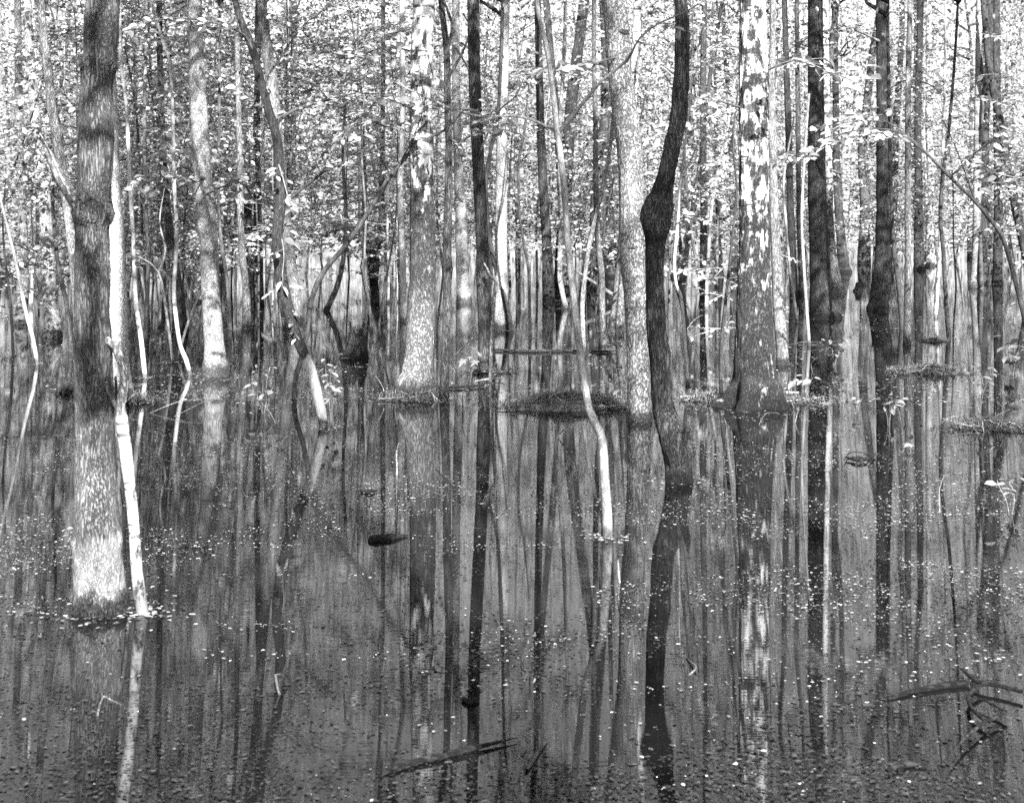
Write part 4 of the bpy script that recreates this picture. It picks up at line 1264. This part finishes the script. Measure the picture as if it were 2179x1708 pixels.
MG, N_, L_ = new_mat('mound_soil')
tc_, src_, _s = coords(N_, L_, jitter=False)
nn_ = noise(N_, L_, src_, 18, 5, .7)
finish(N_, L_, ramp(N_, L_, nn_, .3, .7, .03, .2), .95, nn_, 1.0, .03, .1)
mound(1075, 1345, 862, 44, 'pale mound of twigs and dead grass beside the stout plated trunk', 31, 60, 1500, pale=.6)
mound(1440, 1560, 850, 16, 'low twig mound between the dark sinuous trunk and largest birch', 32, 26, 350)
mound(1560, 1760, 856, 14, 'low dark leafy mound round the roots of the largest birch', 33, 24, 400, pale=.3)
mound(1885, 2060, 792, 26, 'dark mound of arching sticks at right beneath the straight pole', 34, 40, 300, pale=.2)
mound(1960, 2015, 726, 14, 'small black mound in the water by the bowing dark sapling', 35, 10, 80, pale=.1)
mound(2015, 2200, 910, 14, 'low raft of twigs at the right edge', 36, 34, 300, pale=.4)
mound(268, 315, 856, 12, 'mossy clump at the foot of the white speckled trunk', 37, 8, 250, pale=.4)
mound(128, 158, 836, 16, 'tiny grass tussock left of the nearest trunk', 38, 3, 120, pale=.5)
mound(820, 945, 850, 12, 'dark mossy skirt of debris round the chevron birch foot', 39, 20, 300, pale=.3)
mound(995, 1085, 792, 12, 'small debris mound at the foot of the dark straight trunk', 40, 14, 200, pale=.4)


# ------------------------------------------------------------------ seedlings with separate leaves
def leaf_mesh(name, mat, maple=False):
    m_ = MB()
    if maple:
        ang = np.radians([-90, -40, -15, 8, 30, 52, 72, 90, 108, 128, 150, 172, 195, 220])
        rad = np.array([.06, .35, .62, .34, .78, .42, .60, 1.0, .60, .42, .78, .34, .62, .35])
        v = np.stack([np.cos(ang) * rad * .62, np.sin(ang) * rad * .8 + .1, -.12 * rad ** 2], -1)
        v = np.vstack([v, [[0, .1, .03]]])
        k = len(ang)
        m_.add(v, np.array([[i, (i + 1) % k, k, -1] for i in range(k)]), .7)
    else:
        add_leaves(m_, [[0, 0, 0]], [[0, 1, 0]], [[0, 0, 1]], [1.0], [.6])
    return m_.mesh(name, mat, smooth=False, attr=True)


LMESH = [leaf_mesh('seedling_leaf', M['leaf_pale']), leaf_mesh('maple_leaf', M['leaf_pale'], True)]


def seedling(x, yb, hpx, wpx, label, seed, stems=3, leaf_px=14, maple=False, per=7):
    d = dist(yb)
    base = P(x, yb, d)
    base[2] = 0
    R = random.Random(seed)
    t = thing('seedling', label, 'seedling', base)
    for s in range(stems):
        a = (s / max(1, stems - 1) - .5) * 2 if stems > 1 else R.uniform(-.4, .4)
        hh = hpx * d / F * R.uniform(.75, 1.0)
        ex = a * wpx / 2 * d / F
        pts = np.array([[0, 0, -.05], [ex * .3, R.gauss(0, .02), hh * .4], [ex * .75, R.gauss(0, .04), hh * .75], [ex, R.gauss(0, .05), hh]])
        pp, rr = catmull(pts, [.0035, .003, .0022, .0014], .03)
        m_ = MB()
        tube_add(m_, pp, rr, 5)
        link('stem', m_.mesh('seedling_stem', M['twig']), t)
        for k in range(per):
            u = .35 + .65 * (k + 1) / per
            i = min(len(pp) - 1, int(u * len(pp)))
            sz = leaf_px * d / F * R.uniform(.75, 1.25)
            az = k * 2.6 + R.uniform(-.6, .6)
            link('leaf', LMESH[1 if maple else 0], t, tuple(pp[i]), (R.gauss(-.25, .25), R.gauss(0, .3), az), (sz, sz, sz))
    return t


seedling(1775, 778, 70, 58, 'bright pale-leaved seedling in open water right of the largest birch', 1, 4, 15, per=8)
seedling(2085, 878, 105, 60, 'tall pale-leaved seedling near the right edge by the twig raft', 2, 3, 17, per=9)
seedling(1890, 905, 75, 30, 'small pale seedling left of the tall right-edge seedling', 3, 2, 18, per=5)
seedling(1918, 892, 50, 26, 'tiny pale seedling right of the looped floating twig', 4, 2, 14, per=4)
seedling(1822, 880, 45, 40, 'low dim seedling cluster before the open water at right', 5, 3, 14, per=4)
seedling(2155, 800, 90, 40, 'brightest seedling touching the right edge above the twig raft', 6, 3, 24, per=6)
seedling(2150, 1095, 85, 44, 'dim leafy seedling low at the right edge', 7, 3, 22, per=5)
seedling(345, 765, 68, 36, 'bright leafy seedling among the poles left of the speckled trunk', 8, 3, 13, per=9)
seedling(705, 905, 165, 30, 'tall leafy shoot standing beside the foot of the leaning dark tree', 9, 3, 20, per=12)
seedling(560, 880, 75, 50, 'sprig with large pale leaves left of the leaning dark tree foot', 10, 3, 22, per=5)
seedling(565, 835, 70, 24, 'faint upright seedling between the speckled trunk and leaning tree', 11, 2, 15, per=7)
seedling(1000, 812, 75, 34, 'maple seedling with jagged leaves at left of the dead snapped pole', 12, 3, 26, True, per=3)
seedling(1315, 760, 75, 34, 'leafy seedling behind the stout plated trunk', 13, 3, 13, per=9)
seedling(1330, 855, 35, 20, 'pair of round pale leaves on the pale twig mound', 14, 2, 22, per=2)
seedling(1712, 836, 34, 36, 'broad pale leaves right of the largest birch roots', 15, 3, 22, per=3)
seedling(1760, 885, 35, 16, 'single bright maple leaf right of the largest birch roots', 16, 1, 26, True, per=2)
seedling(1211, 990, 18, 12, 'lone pale leaf on the water left of the kinked sapling', 17, 1, 26, True, per=1)
seedling(1935, 958, 18, 20, 'lone pale jagged leaf on the open water at right', 18, 1, 28, True, per=2)
seedling(1525, 870, 22, 20, 'pale leaf left of the largest birch roots', 19, 1, 26, True, per=1)
seedling(880, 800, 30, 20, 'small pale jagged leaves at the dark straight trunk foot', 20, 2, 22, True, per=2)
seedling(150, 1150, 22, 26, 'tuft of tiny leaves on the left side of the nearest trunk foot', 22, 3, 12, per=4)


# ------------------------------------------------------------------ thin dead twigs standing in or lying on the water
R = random.Random(5)
TW = []
spots = [(845, 1010, 850, 940), (985, 870, 1000, 805), (920, 1000, 985, 900), (1180, 930, 1230, 860), (300, 880, 430, 850), (360, 885, 470, 840), (250, 870, 300, 835), (255, 1040, 262, 1000), (590, 900, 560, 860), (820, 850, 800, 800), (1500, 950, 1520, 880), (1610, 905, 1660, 880), (1690, 900, 1700, 865), (1730, 790, 1740, 760), (1660, 735, 1740, 728), (1460, 700, 1495, 670), (1462, 712, 1490, 690), (2000, 1090, 2010, 1010), (1990, 905, 2060, 880), (2080, 905, 2150, 870), (2040, 900, 2110, 885), (950, 770, 1010, 690), (1070, 860, 1150, 830), (1100, 870, 1180, 815), (1540, 1010, 1530, 880), (1440, 1440, 1460, 1400), (920, 1420, 940, 1395), (1120, 1460, 1118, 1448), (1320, 1240, 1325, 1180), (600, 1480, 612, 1440), (205, 1520, 260, 1500)]
for k, (x0, y0, x1, y1) in enumerate(spots):
    d = dist(y0)
    a, b = P(x0, y0, d), P(x1, y1, d + R.uniform(-.15, .25))
    mid = (a + b) / 2 + np.array([R.gauss(0, .05), R.gauss(0, .05), abs(R.gauss(0, .04))])
    a[2] = -.03
    r0 = R.uniform(.0035, .007)
    pp, rr = catmull([a, mid, b], [r0, r0 * .8, r0 * .4], .06)
    m_ = MB()
    tube_add(m_, pp - a, rr, 5, rough=.1)
    t = thing('dead_twig', 'thin dead twig poking out of the flood water', 'twig', a, group='dead twigs standing in the water', me=m_.mesh('dead_twig', M['twig' if k % 3 else 'deadwood']))


# ------------------------------------------------------------------ labels of look-alikes: counted from named neighbours
ANCH = [(-900, 'the left edge'), (T32, 'the black-footed left trunk'), (T1, 'the nearest trunk'), (T4, 'the speckled trunk'), (T5b, 'the mottled trunk behind the leaning tree'), (T7, 'the chevron birch'), (T12, 'the pale centre trunk'), (T14, 'the dark upright trunk'),
        (T16, 'the plated trunk'), (T47, 'the dark pole trunk'), (T18, 'the largest birch'), (T20, 'the stout dark trunk'), (T21, 'the second heavy trunk'), (T24, 'the dark far trunk'), (T29, 'the right-edge dark trunk'), (3200, 'the right edge')]


def px(o_):
    return CX + o_.location.x / o_.location.y * F


AX = [(a if isinstance(a, (int, float)) else px(a), n_) for a, n_ in ANCH]
NTH = ['first', 'second', 'third', 'fourth', 'fifth', 'sixth', 'seventh', 'eighth', 'ninth', 'tenth', 'eleventh', 'twelfth', 'thirteenth', 'fourteenth', 'fifteenth', 'sixteenth', 'seventeenth', 'eighteenth', 'nineteenth', 'twentieth']


def count_labels(objs, word):
    bins = {}
    for o_ in sorted(objs, key=px):
        i_ = max(k for k in range(len(AX)) if AX[k][0] <= px(o_) or k == 0)
        bins.setdefault(min(i_, len(AX) - 2), []).append(o_)
    for i_, lst in bins.items():
        for k, o_ in enumerate(lst):
            kind_ = o_.get('look', '')
            del_ = AX[i_][1]
            nth = NTH[k] if k < 20 else str(k + 1) + 'th'
            o_['label'] = (kind_ + ' ' if kind_ else '') + word + ', ' + nth + ' rightward from ' + del_


tops = [o_ for o_ in COL.objects if o_.parent is None]
count_labels([o_ for o_ in tops if o_.get('group') == 'background trunks'], 'background trunk')
count_labels([o_ for o_ in tops if o_.get('group') == 'understorey saplings'], 'leafy background sapling')
count_labels([o_ for o_ in tops if o_.get('group') == 'dead twigs standing in the water'], 'thin dead twig in the water')
